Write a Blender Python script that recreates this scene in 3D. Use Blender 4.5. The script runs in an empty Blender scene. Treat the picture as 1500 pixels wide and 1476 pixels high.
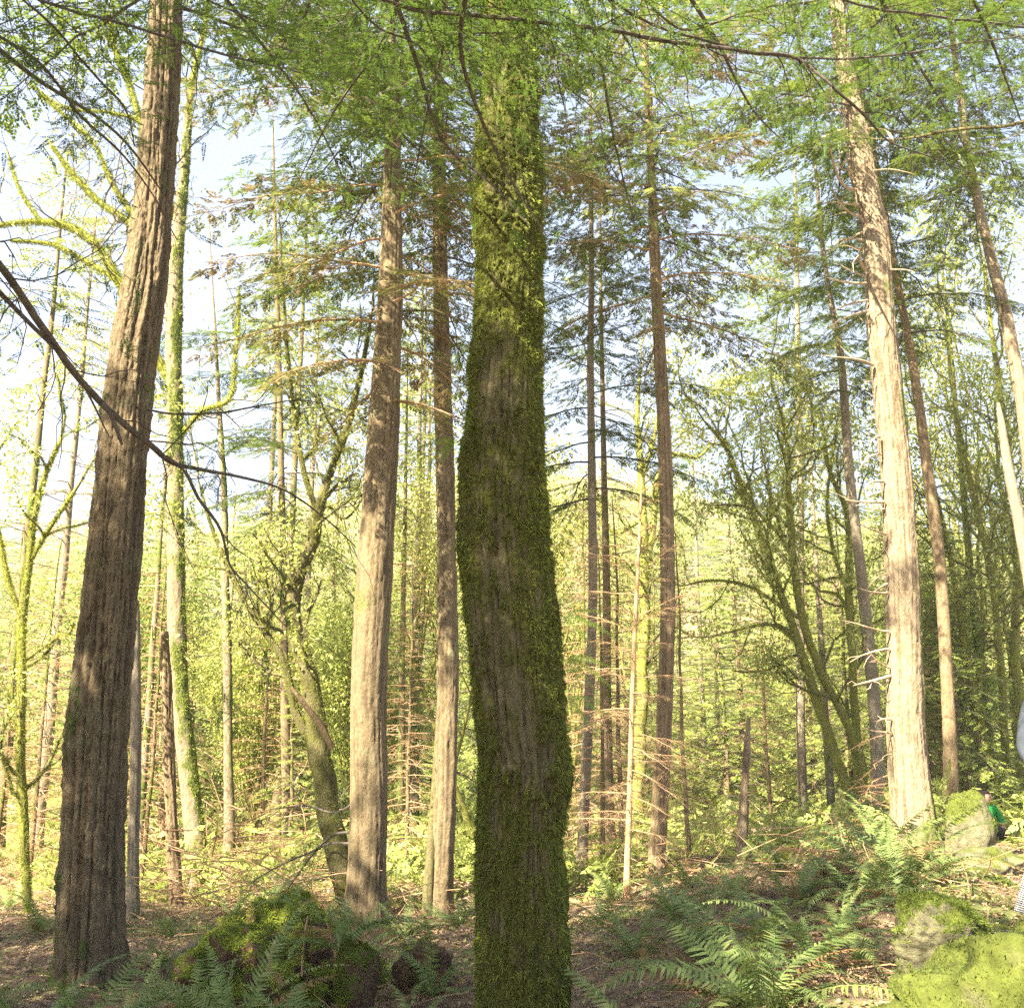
import bpy, math, random
import numpy as np
from mathutils import Vector, Matrix
SC = bpy.context.scene
COL = SC.collection
R = math.radians

# ------------------------------------------------------------------ camera
EYE = 1.7; PITCH = R(11.9); F = 1478.0
cd = bpy.data.cameras.new('camera'); cam = bpy.data.objects.new('camera', cd); COL.objects.link(cam)
cam.location = (0, 0, EYE); cam.rotation_euler = (math.pi / 2 + PITCH, 0, 0)
cd.sensor_width = 36; cd.sensor_fit = 'HORIZONTAL'; cd.lens = F / 1500 * 36
cd.clip_start = 0.05; cd.clip_end = 2000
SC.camera = cam

# ------------------------------------------------------------------ sky and sun
ELEV = 43; AZ = 222      # azimuth of the sun seen from the glade (180 = straight behind the camera, 270 = left)
W = bpy.data.worlds.new('World'); SC.world = W; W.use_nodes = True
wn = W.node_tree; bg = wn.nodes['Background']
sky = wn.nodes.new('ShaderNodeTexSky'); sky.sky_type = 'NISHITA'; sky.sun_disc = False
sky.sun_elevation = R(ELEV); sky.sun_rotation = R(AZ); sky.air_density = 1.0; sky.dust_density = 2.5; sky.ozone_density = 1.0
# thin white spring cloud veil
tc = wn.nodes.new('ShaderNodeTexCoord'); mp = wn.nodes.new('ShaderNodeMapping'); mp.inputs['Scale'].default_value = (1.2, 1.2, 4.5)
nz = wn.nodes.new('ShaderNodeTexNoise'); nz.inputs['Scale'].default_value = 2.2; nz.inputs['Detail'].default_value = 7; nz.inputs['Roughness'].default_value = .62
cr = wn.nodes.new('ShaderNodeValToRGB'); cr.color_ramp.elements[0].position = .36; cr.color_ramp.elements[1].position = .68
cr.color_ramp.elements[0].color = (.25, .25, .25, 1); cr.color_ramp.elements[1].color = (.97, .97, .97, 1)
mx = wn.nodes.new('ShaderNodeMix'); mx.data_type = 'RGBA'; mx.inputs[7].default_value = (1.5, 1.95, 2.9, 1)
wn.links.new(tc.outputs['Generated'], mp.inputs[0]); wn.links.new(mp.outputs[0], nz.inputs[0]); wn.links.new(nz.outputs[0], cr.inputs[0])
wn.links.new(cr.outputs[0], mx.inputs[0]); wn.links.new(sky.outputs[0], mx.inputs[6]); wn.links.new(mx.outputs[2], bg.inputs[0])
bg.inputs[1].default_value = 0.055
SDIR = Vector((math.sin(R(AZ)) * math.cos(R(ELEV)), math.cos(R(AZ)) * math.cos(R(ELEV)), math.sin(R(ELEV))))
sd = bpy.data.lights.new('sun', 'SUN'); sun = bpy.data.objects.new('sun', sd); COL.objects.link(sun)
sd.energy = 5.0; sd.angle = R(0.5); sd.color = (1.0, .89, .68)
sun.rotation_euler = SDIR.to_track_quat('Z', 'Y').to_euler()

SC.view_settings.view_transform = 'Standard'; SC.view_settings.look = 'None'
SC.view_settings.exposure = 2.92; SC.view_settings.gamma = 1
SC.cycles.max_bounces = 7; SC.cycles.diffuse_bounces = 4; SC.cycles.glossy_bounces = 2
SC.cycles.transmission_bounces = 4; SC.cycles.transparent_max_bounces = 4; SC.cycles.volume_bounces = 0
SC.cycles.use_denoising = False; SC.cycles.sample_clamp_indirect = 6
SC.cycles.use_adaptive_sampling = True; SC.cycles.adaptive_threshold = 0.012

HAZE = 0.0010
# ------------------------------------------------------------------ helpers
rng = np.random.default_rng(11)
CP, SP = math.cos(PITCH), math.sin(PITCH)
def P(px, py, d):
    """point of the wood seen at (px, py) of the photograph at forward distance d"""
    u, v = px - 750, 738 - py
    y = F * CP - v * SP; z = F * SP + v * CP
    return np.array([u * d / y, d, EYE + z * d / y])
def WPX(w, py, d):
    v = 738 - py
    return w * d * (F / (F * CP - v * SP)) / F
def sstep(a, b, x):
    t = np.clip((x - a) / (b - a), 0, 1); return t * t * (3 - 2 * t)
def norm(v):
    return v / np.maximum(np.linalg.norm(v, axis=-1, keepdims=True), 1e-9)
_perm = np.random.default_rng(5).permutation(4096).astype(np.int64)
_grad = norm(np.random.default_rng(6).normal(size=(4096, 3)))
def perlin(p, seed=0):
    p = np.asarray(p, float) + seed * 17.31
    i = np.floor(p).astype(np.int64); f = p - i; u = f * f * f * (f * (f * 6 - 15) + 10)
    def g(dx, dy, dz):
        h = _perm[(_perm[(_perm[(i[..., 0] + dx) & 4095] + i[..., 1] + dy) & 4095] + i[..., 2] + dz) & 4095]
        gg = _grad[h]
        return gg[..., 0] * (f[..., 0] - dx) + gg[..., 1] * (f[..., 1] - dy) + gg[..., 2] * (f[..., 2] - dz)
    l = lambda a, b, t: a + (b - a) * t
    x0 = l(l(g(0,0,0), g(1,0,0), u[..., 0]), l(g(0,1,0), g(1,1,0), u[..., 0]), u[..., 1])
    x1 = l(l(g(0,0,1), g(1,0,1), u[..., 0]), l(g(0,1,1), g(1,1,1), u[..., 0]), u[..., 1])
    return l(x0, x1, u[..., 2]) * 1.6
def fbm(p, o=4, seed=0):
    s = 0; a = .5; p = np.asarray(p, float)
    for k in range(o): s = s + a * perlin(p, seed + k); p = p * 2.03; a *= .5
    return s
class MB:
    """collects vertices and faces (arrays of one size each) for ONE mesh"""
    def __init__(s): s.v = []; s.f = []; s.m = []; s.n = 0
    def add(s, v, f, m=0):
        v = np.asarray(v, np.float32).reshape(-1, 3); f = np.asarray(f, np.int64)
        s.v.append(v); s.f.append(f + s.n); s.m.append(np.full(len(f), m, np.int32)); s.n += len(v)
    def tube(s, pts, rad, sides=5, m=0, cap=False):
        pts = np.asarray(pts, float); n = len(pts); rad = np.broadcast_to(np.asarray(rad, float), (n,))
        t = norm(np.gradient(pts, axis=0)); ref = np.array([0, 0, 1.]) if abs(t[0][2]) < .8 else np.array([1., .1, 0])
        a = norm(np.cross(t, ref)); b = np.cross(t, a)
        th = np.arange(sides) * 2 * math.pi / sides
        v = pts[:, None] + rad[:, None, None] * (np.cos(th)[None, :, None] * a[:, None] + np.sin(th)[None, :, None] * b[:, None])
        i = np.arange(n - 1)[:, None] * sides; j = np.arange(sides)[None]; k = (j + 1) % sides
        f = np.stack([i + j, i + k, i + sides + k, i + sides + j], -1).reshape(-1, 4)
        s.add(v.reshape(-1, 3), f, m)
        if cap:
            for r, o in ((0, 0), (n - 1, (n - 1) * sides)):
                s.add(np.vstack([v[r], pts[r][None]]), np.array([[q, (q + 1) % sides, sides] for q in range(sides)]), m)
    def bake(s, tv, tf, pos, X, Y, Z, sc, m=0):
        """template (tv, tf) set down N times"""
        if len(pos) == 0: return
        tv = np.asarray(tv, float); tf = np.asarray(tf); N = len(pos); sc = np.broadcast_to(np.asarray(sc, float), (N,))
        v = pos[:, None] + sc[:, None, None] * (tv[None, :, 0:1] * X[:, None] + tv[None, :, 1:2] * Y[:, None] + tv[None, :, 2:3] * Z[:, None])
        f = tf[None] + (np.arange(N) * len(tv))[:, None, None]
        s.add(v.reshape(-1, 3), f.reshape(-1, tf.shape[1]), m)
    def mesh(s, name, mats, smooth=False, attrs=None):
        me = bpy.data.meshes.new(name)
        V = np.concatenate(s.v) if s.v else np.zeros((0, 3), np.float32)
        loops = np.concatenate([f.ravel() for f in s.f]); cnt = np.concatenate([np.full(len(f), f.shape[1]) for f in s.f])
        me.vertices.add(len(V)); me.vertices.foreach_set('co', V.ravel())
        me.loops.add(len(loops)); me.loops.foreach_set('vertex_index', loops.astype(np.int32))
        me.polygons.add(len(cnt)); st = np.concatenate([[0], np.cumsum(cnt)[:-1]])
        me.polygons.foreach_set('loop_start', st.astype(np.int32)); me.polygons.foreach_set('loop_total', cnt.astype(np.int32))
        me.polygons.foreach_set('material_index', np.concatenate(s.m))
        me.polygons.foreach_set('use_smooth', np.full(len(cnt), bool(smooth)))
        attrs = dict(attrs or {})
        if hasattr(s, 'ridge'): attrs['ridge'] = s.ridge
        for k, a in attrs.items():
            at = me.attributes.new(k, 'FLOAT', 'POINT'); at.data.foreach_set('value', np.asarray(a, np.float32).ravel())
        for m in (mats if isinstance(mats, (list, tuple)) else [mats]): me.materials.append(m)
        me.update(); me.validate()
        return me
    def build(s, name, mats, parent=None, smooth=False, attrs=None, loc=None):
        return link(name, s.mesh(name, mats, smooth, attrs), parent, loc)
def link(name, me, parent=None, loc=None):
    o = bpy.data.objects.new(name, me); COL.objects.link(o)
    if parent is not None: o.parent = parent
    if loc is not None: o.location = loc
    return o
def tag(o, label=None, cat=None, group=None, kind=None):
    for k, v in (('label', label), ('category', cat), ('group', group), ('kind', kind)):
        if v: o[k] = v
    return o
def thing(name, loc, label, cat, group=None):
    o = bpy.data.objects.new(name, None); COL.objects.link(o); o.location = [float(q) for q in loc]; o.empty_display_size = .2
    return tag(o, label, cat, group)
def children(o): return [c for c in bpy.data.objects if c.parent == o]
def copy_tree(o, parent=None):
    c = o.copy(); COL.objects.link(c); c.parent = parent
    for ch in children(o): copy_tree(ch, c)
    return c

# ------------------------------------------------------------------ materials
def newmat(name):
    m = bpy.data.materials.new(name); m.use_nodes = True; nt = m.node_tree
    return m, nt, nt.nodes['Principled BSDF'], nt.nodes['Material Output']
def N(nt, t, **kw):
    n = nt.nodes.new(t)
    for k, v in kw.items():
        if k.startswith('i_'):
            key = k[2:]; n.inputs[int(key) if key.isdigit() else key].default_value = v
        else: setattr(n, k, v)
    return n
def ramp(nt, fac, stops):
    r = nt.nodes.new('ShaderNodeValToRGB'); e = r.color_ramp.elements
    while len(e) < len(stops): e.new(.5)
    for q, (p, c) in zip(e, stops): q.position = p; q.color = (*c, 1)
    nt.links.new(fac, r.inputs[0]); return r.outputs[0]
def noise(nt, scale, detail=4, rough=.6, coord=None, stretch=None):
    c = coord
    if c is None: c = N(nt, 'ShaderNodeTexCoord').outputs['Object']
    if stretch:
        m = N(nt, 'ShaderNodeMapping'); m.inputs['Scale'].default_value = stretch; nt.links.new(c, m.inputs[0]); c = m.outputs[0]
    n = N(nt, 'ShaderNodeTexNoise'); n.inputs['Scale'].default_value = scale; n.inputs['Detail'].default_value = detail; n.inputs['Roughness'].default_value = rough
    nt.links.new(c, n.inputs[0]); return n.outputs[0]
def mixc(nt, f, a, b):
    m = N(nt, 'ShaderNodeMix', data_type='RGBA')
    for s, i in ((f, 0), (a, 6), (b, 7)):
        if isinstance(s, (int, float)): m.inputs[i].default_value = s
        elif isinstance(s, tuple): m.inputs[i].default_value = (*s, 1)
        else: nt.links.new(s, m.inputs[i])
    return m.outputs[2]
def mat_leaf(name, cols, trans=.42, tcol=None, rough=.5, patch=None):
    """a leaf skin: colour differs from leaf to leaf and from tree to tree; light comes through it"""
    m, nt, b, out = newmat(name)
    g = N(nt, 'ShaderNodeNewGeometry'); oi = N(nt, 'ShaderNodeObjectInfo')
    c = ramp(nt, g.outputs['Random Per Island'], [(i / (len(cols) - 1), q) for i, q in enumerate(cols)])
    big = noise(nt, .9, 2, .5)
    hs = N(nt, 'ShaderNodeHueSaturation')
    ma = N(nt, 'ShaderNodeMapRange'); ma.inputs[1].default_value = .3; ma.inputs[2].default_value = .7; ma.inputs[3].default_value = .75; ma.inputs[4].default_value = 1.3
    nt.links.new(big, ma.inputs[0]); nt.links.new(ma.outputs[0], hs.inputs['Value'])
    mh = N(nt, 'ShaderNodeMapRange'); mh.inputs[3].default_value = .485; mh.inputs[4].default_value = .515
    nt.links.new(oi.outputs['Random'], mh.inputs[0]); nt.links.new(mh.outputs[0], hs.inputs['Hue'])
    nt.links.new(c, hs.inputs['Color']); c = hs.outputs[0]
    if patch: c = mixc(nt, ramp(nt, noise(nt, 1.1, 2, .5), [(patch[1], (0, 0, 0)), (patch[1] + .06, (1, 1, 1))]), c, patch[0])
    nt.links.new(c, b.inputs['Base Color']); b.inputs['Roughness'].default_value = rough; b.inputs['Specular IOR Level'].default_value = .35
    t = N(nt, 'ShaderNodeBsdfTranslucent'); nt.links.new(mixc(nt, .35, c, tcol or (.30, .36, .04)), t.inputs[0])
    mxs = N(nt, 'ShaderNodeMixShader'); mxs.inputs[0].default_value = trans
    nt.links.new(b.outputs[0], mxs.inputs[1]); nt.links.new(t.outputs[0], mxs.inputs[2]); nt.links.new(mxs.outputs[0], out.inputs[0])
    return m
def mat_bark(name, c1, c2, c3, sc=10, stretch=(1, 1, .22), bump=.6, moss=None, lichen=0.0, dist=.02):
    m, nt, b, out = newmat(name)
    co = N(nt, 'ShaderNodeTexCoord').outputs['Object']
    n1 = noise(nt, sc, 6, .65, co, stretch); n2 = noise(nt, sc * .25, 3, .5, co, (1, 1, .6)); n3 = noise(nt, sc * 5, 4, .7, co, (1, 1, .4))
    c = ramp(nt, n1, [(.32, c2), (.52, c1), (.72, c3)])
    c = mixc(nt, ramp(nt, n2, [(.45, (0, 0, 0)), (.7, (1, 1, 1))]), c, tuple(q * .72 for q in c1))
    c = mixc(nt, ramp(nt, n3, [(.42, (0, 0, 0)), (.66, (.8, .8, .8))]), c, c3)
    if lichen:
        c = mixc(nt, ramp(nt, noise(nt, 3.2, 6, .7, co), [(.62 - lichen * .2, (0, 0, 0)), (.68, (.75, .75, .75))]), c, (.20, .23, .12))
    fl = ramp(nt, noise(nt, sc * 3.2, 5, .75, co, (1, 1, .45)), [(.56, (0, 0, 0)), (.64, (.8, .8, .8))]); c = mixc(nt, fl, c, c2)
    # weathered grey outer bark, redder inner bark in fissures, darkened to paint furrow shade
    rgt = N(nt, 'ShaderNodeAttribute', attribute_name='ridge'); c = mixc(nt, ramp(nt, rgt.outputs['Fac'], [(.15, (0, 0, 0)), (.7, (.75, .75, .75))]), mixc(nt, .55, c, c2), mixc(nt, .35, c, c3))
    if moss:
        at = N(nt, 'ShaderNodeAttribute', attribute_name='moss')
        mc = ramp(nt, noise(nt, 45, 4, .7, co), [(.36, tuple(q * .4 for q in moss)), (.64, tuple(q * 1.15 for q in moss))])
        c = mixc(nt, at.outputs['Fac'], c, mc)
    nt.links.new(c, b.inputs['Base Color']); b.inputs['Roughness'].default_value = .9; b.inputs['Specular IOR Level'].default_value = .2
    n4 = noise(nt, sc * 2.2, 7, .72, co, (1, 1, stretch[2] * 1.4)); n4.node.inputs['Distortion'].default_value = .6
    s2 = N(nt, 'ShaderNodeMath', operation='MULTIPLY_ADD'); s2.inputs[1].default_value = .45; nt.links.new(n3, s2.inputs[0]); nt.links.new(n4, s2.inputs[2])
    bp = N(nt, 'ShaderNodeBump'); bp.inputs['Strength'].default_value = min(1, bump * 1.3); bp.inputs['Distance'].default_value = dist * 1.5
    nt.links.new(s2.outputs[0], bp.inputs['Height']); nt.links.new(bp.outputs[0], b.inputs['Normal'])
    return m
def mat_plain(name, cols, sc=8, bump=.4, rough=.85, dist=.01, detail=6, moss=None):
    m, nt, b, out = newmat(name); co = N(nt, 'ShaderNodeTexCoord').outputs['Object']
    n = noise(nt, sc, detail, .65, co)
    c = ramp(nt, n, [(.28 + .46 * i / max(1, len(cols) - 1), q) for i, q in enumerate(cols)])
    if moss:
        at = N(nt, 'ShaderNodeAttribute', attribute_name='moss')
        c = mixc(nt, at.outputs['Fac'], c, ramp(nt, noise(nt, 30, 4, .7, co), [(.3, tuple(q * .6 for q in moss)), (.7, moss)]))
    nt.links.new(c, b.inputs['Base Color']); b.inputs['Roughness'].default_value = rough; b.inputs['Specular IOR Level'].default_value = .25
    bp = N(nt, 'ShaderNodeBump'); bp.inputs['Strength'].default_value = bump; bp.inputs['Distance'].default_value = dist
    nt.links.new(noise(nt, sc * 4, 6, .7, co), bp.inputs['Height']); nt.links.new(bp.outputs[0], b.inputs['Normal'])
    return m
M = {}
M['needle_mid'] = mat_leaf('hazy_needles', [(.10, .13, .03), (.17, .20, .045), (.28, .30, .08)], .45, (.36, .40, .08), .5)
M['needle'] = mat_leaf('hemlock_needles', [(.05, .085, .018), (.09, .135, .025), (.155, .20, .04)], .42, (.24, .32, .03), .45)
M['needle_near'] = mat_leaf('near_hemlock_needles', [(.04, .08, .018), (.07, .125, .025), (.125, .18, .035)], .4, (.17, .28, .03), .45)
M['needle_bright'] = mat_leaf('young_needles', [(.15, .19, .04), (.26, .30, .07), (.40, .42, .13)], .45, (.48, .50, .12), .5)
M['needle_brown'] = mat_leaf('mixed_brown_needles', [(.07, .11, .02), (.12, .16, .035), (.24, .19, .09)], .38, (.3, .26, .08), .55, patch=((.23, .15, .08), .56))
M['needle_dead'] = mat_leaf('dead_needles', [(.24, .14, .07), (.34, .22, .12), (.42, .30, .18)], .3, (.5, .3, .12), .7)
M['leaf'] = mat_leaf('spring_leaves', [(.26, .32, .07), (.40, .44, .12), (.56, .56, .22)], .5, (.60, .60, .16), .5)
M['leaf_mid'] = mat_leaf('understory_leaves', [(.16, .21, .04), (.27, .32, .07), (.42, .44, .14)], .47, (.48, .52, .10), .5)
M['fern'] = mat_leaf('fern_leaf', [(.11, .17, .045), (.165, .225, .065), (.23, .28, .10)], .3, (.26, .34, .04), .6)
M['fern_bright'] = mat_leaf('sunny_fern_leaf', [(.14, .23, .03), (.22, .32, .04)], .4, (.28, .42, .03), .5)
M['fern_dead'] = mat_leaf('dead_fern_leaf', [(.22, .12, .05), (.33, .21, .10)], .25, (.4, .25, .1), .7)
M['moss'] = mat_leaf('moss_strands', [(.075, .10, .014), (.145, .18, .025), (.26, .30, .045)], .33, (.34, .34, .03), .8)
M['slab_moss'] = mat_leaf('sunlit_rock_moss', [(.055, .085, .012), (.095, .13, .018), (.17, .20, .03)], .25, (.2, .28, .03), .85)
M['moss_bright'] = mat_leaf('bright_moss_strands', [(.15, .185, .02), (.25, .30, .03), (.38, .43, .06)], .3, (.42, .48, .04), .8)
M['litter'] = mat_leaf('fallen_leaves', [(.16, .10, .055), (.29, .19, .11), (.42, .31, .20)], .12, (.4, .25, .12), .8)
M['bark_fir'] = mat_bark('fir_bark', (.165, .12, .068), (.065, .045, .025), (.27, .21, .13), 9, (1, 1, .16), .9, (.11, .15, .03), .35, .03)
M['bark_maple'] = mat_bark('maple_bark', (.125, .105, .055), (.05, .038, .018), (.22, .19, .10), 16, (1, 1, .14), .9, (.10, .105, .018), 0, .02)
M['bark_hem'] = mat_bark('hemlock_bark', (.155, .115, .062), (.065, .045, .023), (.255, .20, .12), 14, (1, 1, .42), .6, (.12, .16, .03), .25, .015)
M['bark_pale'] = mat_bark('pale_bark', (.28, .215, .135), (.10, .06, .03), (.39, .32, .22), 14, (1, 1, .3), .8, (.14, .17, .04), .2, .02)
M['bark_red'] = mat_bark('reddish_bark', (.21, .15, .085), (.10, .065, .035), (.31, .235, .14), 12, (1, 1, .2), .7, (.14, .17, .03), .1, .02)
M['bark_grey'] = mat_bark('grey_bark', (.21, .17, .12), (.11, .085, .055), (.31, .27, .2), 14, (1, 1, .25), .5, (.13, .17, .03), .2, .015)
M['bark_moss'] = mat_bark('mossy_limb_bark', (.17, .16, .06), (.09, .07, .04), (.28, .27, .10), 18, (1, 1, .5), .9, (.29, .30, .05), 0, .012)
M['twig'] = mat_plain('dark_twig', [(.05, .04, .035), (.09, .075, .06), (.14, .12, .10)], 20, .4)
M['twig_pale'] = mat_plain('pale_dead_twig', [(.24, .17, .10), (.36, .27, .18), (.48, .38, .27)], 14, .4)
M['twig_orange'] = mat_plain('orange_dead_twig', [(.28, .16, .08), (.40, .25, .14), (.50, .34, .21)], 14, .3)
M['rock'] = mat_plain('mossy_stone', [(.07, .065, .035), (.14, .13, .075), (.24, .22, .14)], 5, .9, .9, .03, 8, (.10, .12, .02))
M['soil'] = mat_plain('root_soil', [(.06, .035, .02), (.13, .08, .05), (.22, .14, .09)], 6, 1, .95, .04, 8, (.10, .14, .02))

# ------------------------------------------------------------------ the ground
_cp = np.array([(0,0,0),(-6,0,.1),(6,0,.7),(-2.8,6.9,0),(0,5,0),(0,3,0),(-3,3,0),(-1.4,9.7,-.25),(-.8,11,-.35),(-4.4,14,-.6),(-5,20,-1.2),(0,16,-.9),(-10,10,-.2),(-12,20,-1),
    (2.0,3.6,.40),(3.4,6.6,.42),(2.6,8,.46),(1.6,8,.36),(4.75,12,.28),(5.5,9.5,.4),(6.2,16,0),(1.7,5.5,.42),(1.2,6.5,.30),(.5,8,.08),(1.1,5.2,.28),(2.2,7,.54),(3.0,8.2,.5),(3.5,9.6,.42),(1.6,12,-.3),(3,14,-.3),(4,18,-.7),(9,9,.8),(10,16,.3),(10,3,1.1),
    (0,30,-1.8),(-15,35,-2),(15,35,-1.4),(8,25,-1.1),(0,60,-2.5),(-40,60,-2),(40,60,-1),(0,-10,.2),(-15,-8,.3),(15,-8,1.2),(0,100,-2),(-60,100,0),(60,100,0),(-30,20,0),(30,20,1.2),(0,-40,.5)], float)
def gz0(x, y):
    x = np.asarray(x, float); y = np.asarray(y, float)
    d2 = (x[..., None] - _cp[:, 0]) ** 2 + (y[..., None] - _cp[:, 1]) ** 2
    w = 1 / (d2 + .25 + .0012 * (x[..., None] ** 2 + y[..., None] ** 2)) ** 1.6
    return (w * _cp[:, 2]).sum(-1) / w.sum(-1)
def gz(x, y):
    x = np.asarray(x, float); y = np.asarray(y, float); z = gz0(x, y)
    p = np.stack([x, y, np.zeros_like(x)], -1)
    z = z + .22 * fbm(p * .45, 3, 3) + .07 * fbm(p * 1.9, 3, 8)
    r = np.maximum(y - 85, 0)
    return z + .28 * r * (1 + .3 * np.sin(x * .013 + 1)) * sstep(0, 50, r) * (1 - .35 * sstep(-20, 160, x))
def G(x, y): return float(gz(np.array(float(x)), np.array(float(y))))
def build_ground():
    def axis(a, b, n, k): t = np.linspace(-1, 1, n); return a + b * np.sign(t) * np.abs(t) ** k
    xs = axis(0, 260, 420, 2.6); ty = np.linspace(0, 1, 520); ys = -60 + 0 * ty
    ys = np.concatenate([np.linspace(-60, -2, 40)[:-1], np.linspace(-2, 14, 250)[:-1], 14 + 284 * np.linspace(0, 1, 180) ** 2.2])
    X, Y = np.meshgrid(xs, ys); Z = gz(X, Y)
    near = 1 - sstep(12, 30, np.hypot(X, Y)); pp = np.stack([X, Y, X * 0], -1)
    Z = Z + near * (.022 * fbm(pp * 9, 3, 21))
    h, w = X.shape; i = np.arange(h - 1)[:, None] * w; j = np.arange(w - 1)[None]
    f = np.stack([i + j, i + j + 1, i + w + j + 1, i + w + j], -1).reshape(-1, 4)
    m = MB(); m.add(np.stack([X, Y, Z], -1).reshape(-1, 3), f)
    mt, nt, b, out = newmat('forest_floor'); co = N(nt, 'ShaderNodeTexCoord').outputs['Object']
    c = ramp(nt, noise(nt, 14, 8, .75, co), [(.3, (.08, .05, .03)), (.48, (.19, .125, .075)), (.62, (.32, .225, .14)), (.75, (.42, .32, .21))])
    g = ramp(nt, noise(nt, .7, 5, .65, co), [(.5, (0, 0, 0)), (.6, (.85, .85, .85))])
    gc = ramp(nt, noise(nt, 22, 5, .7, co), [(.3, (.06, .09, .015)), (.7, (.19, .24, .05))])
    c = mixc(nt, g, c, gc); nt.links.new(c, b.inputs['Base Color']); b.inputs['Roughness'].default_value = .95
    bp = N(nt, 'ShaderNodeBump'); bp.inputs['Strength'].default_value = .9; bp.inputs['Distance'].default_value = .04
    nt.links.new(noise(nt, 30, 8, .75, co), bp.inputs['Height']); nt.links.new(bp.outputs[0], b.inputs['Normal'])
    tag(m.build('ground', mt, smooth=True), kind='structure')
build_ground()

# ------------------------------------------------------------------ leaf templates (unit length along +x, lying in xy)
def tpl_spray(n, wide=.42, leaf=.055, droop=.10, seed=0):
    """a flat feathery conifer twig of narrow side leaflets"""
    r = np.random.default_rng(seed); v = []; f = []
    def tri(a, d, L, w, z0):
        k = len(v); s = np.array([-d[1], d[0]])
        p = [a - s * w * .3, a + d * L * .55 + s * w, a + d * L, a + d * L * .5 - s * w]
        for q, zz in zip(p, (0, -.3, -1, -.3)): v.append((q[0], q[1], z0 + zz * droop * L))
        f.append((k, k + 3, k + 2, k + 1))
    for i in range(n):
        t = (i + .5) / n
        for sgn in (-1, 1):
            an = R(55 - 18 * t + r.uniform(-9, 9)); L = wide * (1 - .75 * t) * r.uniform(.75, 1.1) * min(1, .45 + 2 * t)
            tri(np.array([t * .9, 0.]), np.array([math.cos(an), sgn * math.sin(an)]), L, leaf * r.uniform(.8, 1.2), -droop * t * t)
    tri(np.array([.8, 0.]), np.array([1., 0.]), .24, leaf, -droop * .7)
    return np.array(v), np.array(f)
T_MID = tpl_spray(6, .42, .07); T_FAR = tpl_spray(4, .5, .09); T_NEAR = tpl_spray(10, .26, .034, .08); T_DEAD = tpl_spray(5, .6, .018, .25)
T_LEAF = (np.array([(0, 0, 0), (.35, .32, .05), (1, 0, -.1), (.35, -.32, .05)]), np.array([(0, 3, 2, 1)]))
T_LEAF3 = (np.array([(0, 0, 0), (.45, .12, .03), (1, .0, -.1), (.45, -.12, .03), (.1, .1, 0), (.5, .62, 0), (.62, .8, -.1), (.2, .45, 0), (.1, -.1, 0), (.5, -.62, 0), (.62, -.8, -.1), (.2, -.45, 0)]),
           np.array([(0, 3, 2, 1), (4, 5, 6, 7), (8, 11, 10, 9)]))
T_BLADE = (np.array([(0, -.06, 0), (.5, .0, .1), (1, 0, -.1), (0, .06, 0)]), np.array([(0, 1, 3), (0, 2, 1)]))
def frames(X, up, jit, r):
    X = norm(X); u = np.broadcast_to(np.asarray(up, float), X.shape) + r.normal(size=X.shape) * jit
    Y = norm(np.cross(u, X)); Z = np.cross(X, Y); return X, Y, Z

# ------------------------------------------------------------------ trunks
def resample(pts, rad, step):
    pts = np.asarray(pts, float); s = np.concatenate([[0], np.cumsum(np.linalg.norm(np.diff(pts, axis=0), axis=1))])
    n = max(4, int(s[-1] / step)); q = np.linspace(0, s[-1], n)
    m = np.gradient(pts, s, axis=0) if len(s) > 2 else np.tile((pts[-1] - pts[0]) / s[-1], (len(s), 1))
    k = np.clip(np.searchsorted(s, q, side='right') - 1, 0, len(s) - 2); h = (s[k + 1] - s[k])[:, None]; t = ((q - s[k]) / (s[k + 1] - s[k]))[:, None]
    out = (2*t**3-3*t**2+1)*pts[k] + (t**3-2*t**2+t)*h*m[k] + (-2*t**3+3*t**2)*pts[k+1] + (t**3-t**2)*h*m[k+1]
    return out, np.interp(q, s, rad), q
def furrow(p, w):
    a = np.abs(perlin(p, w)); return sstep(0, .22, a)
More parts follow.
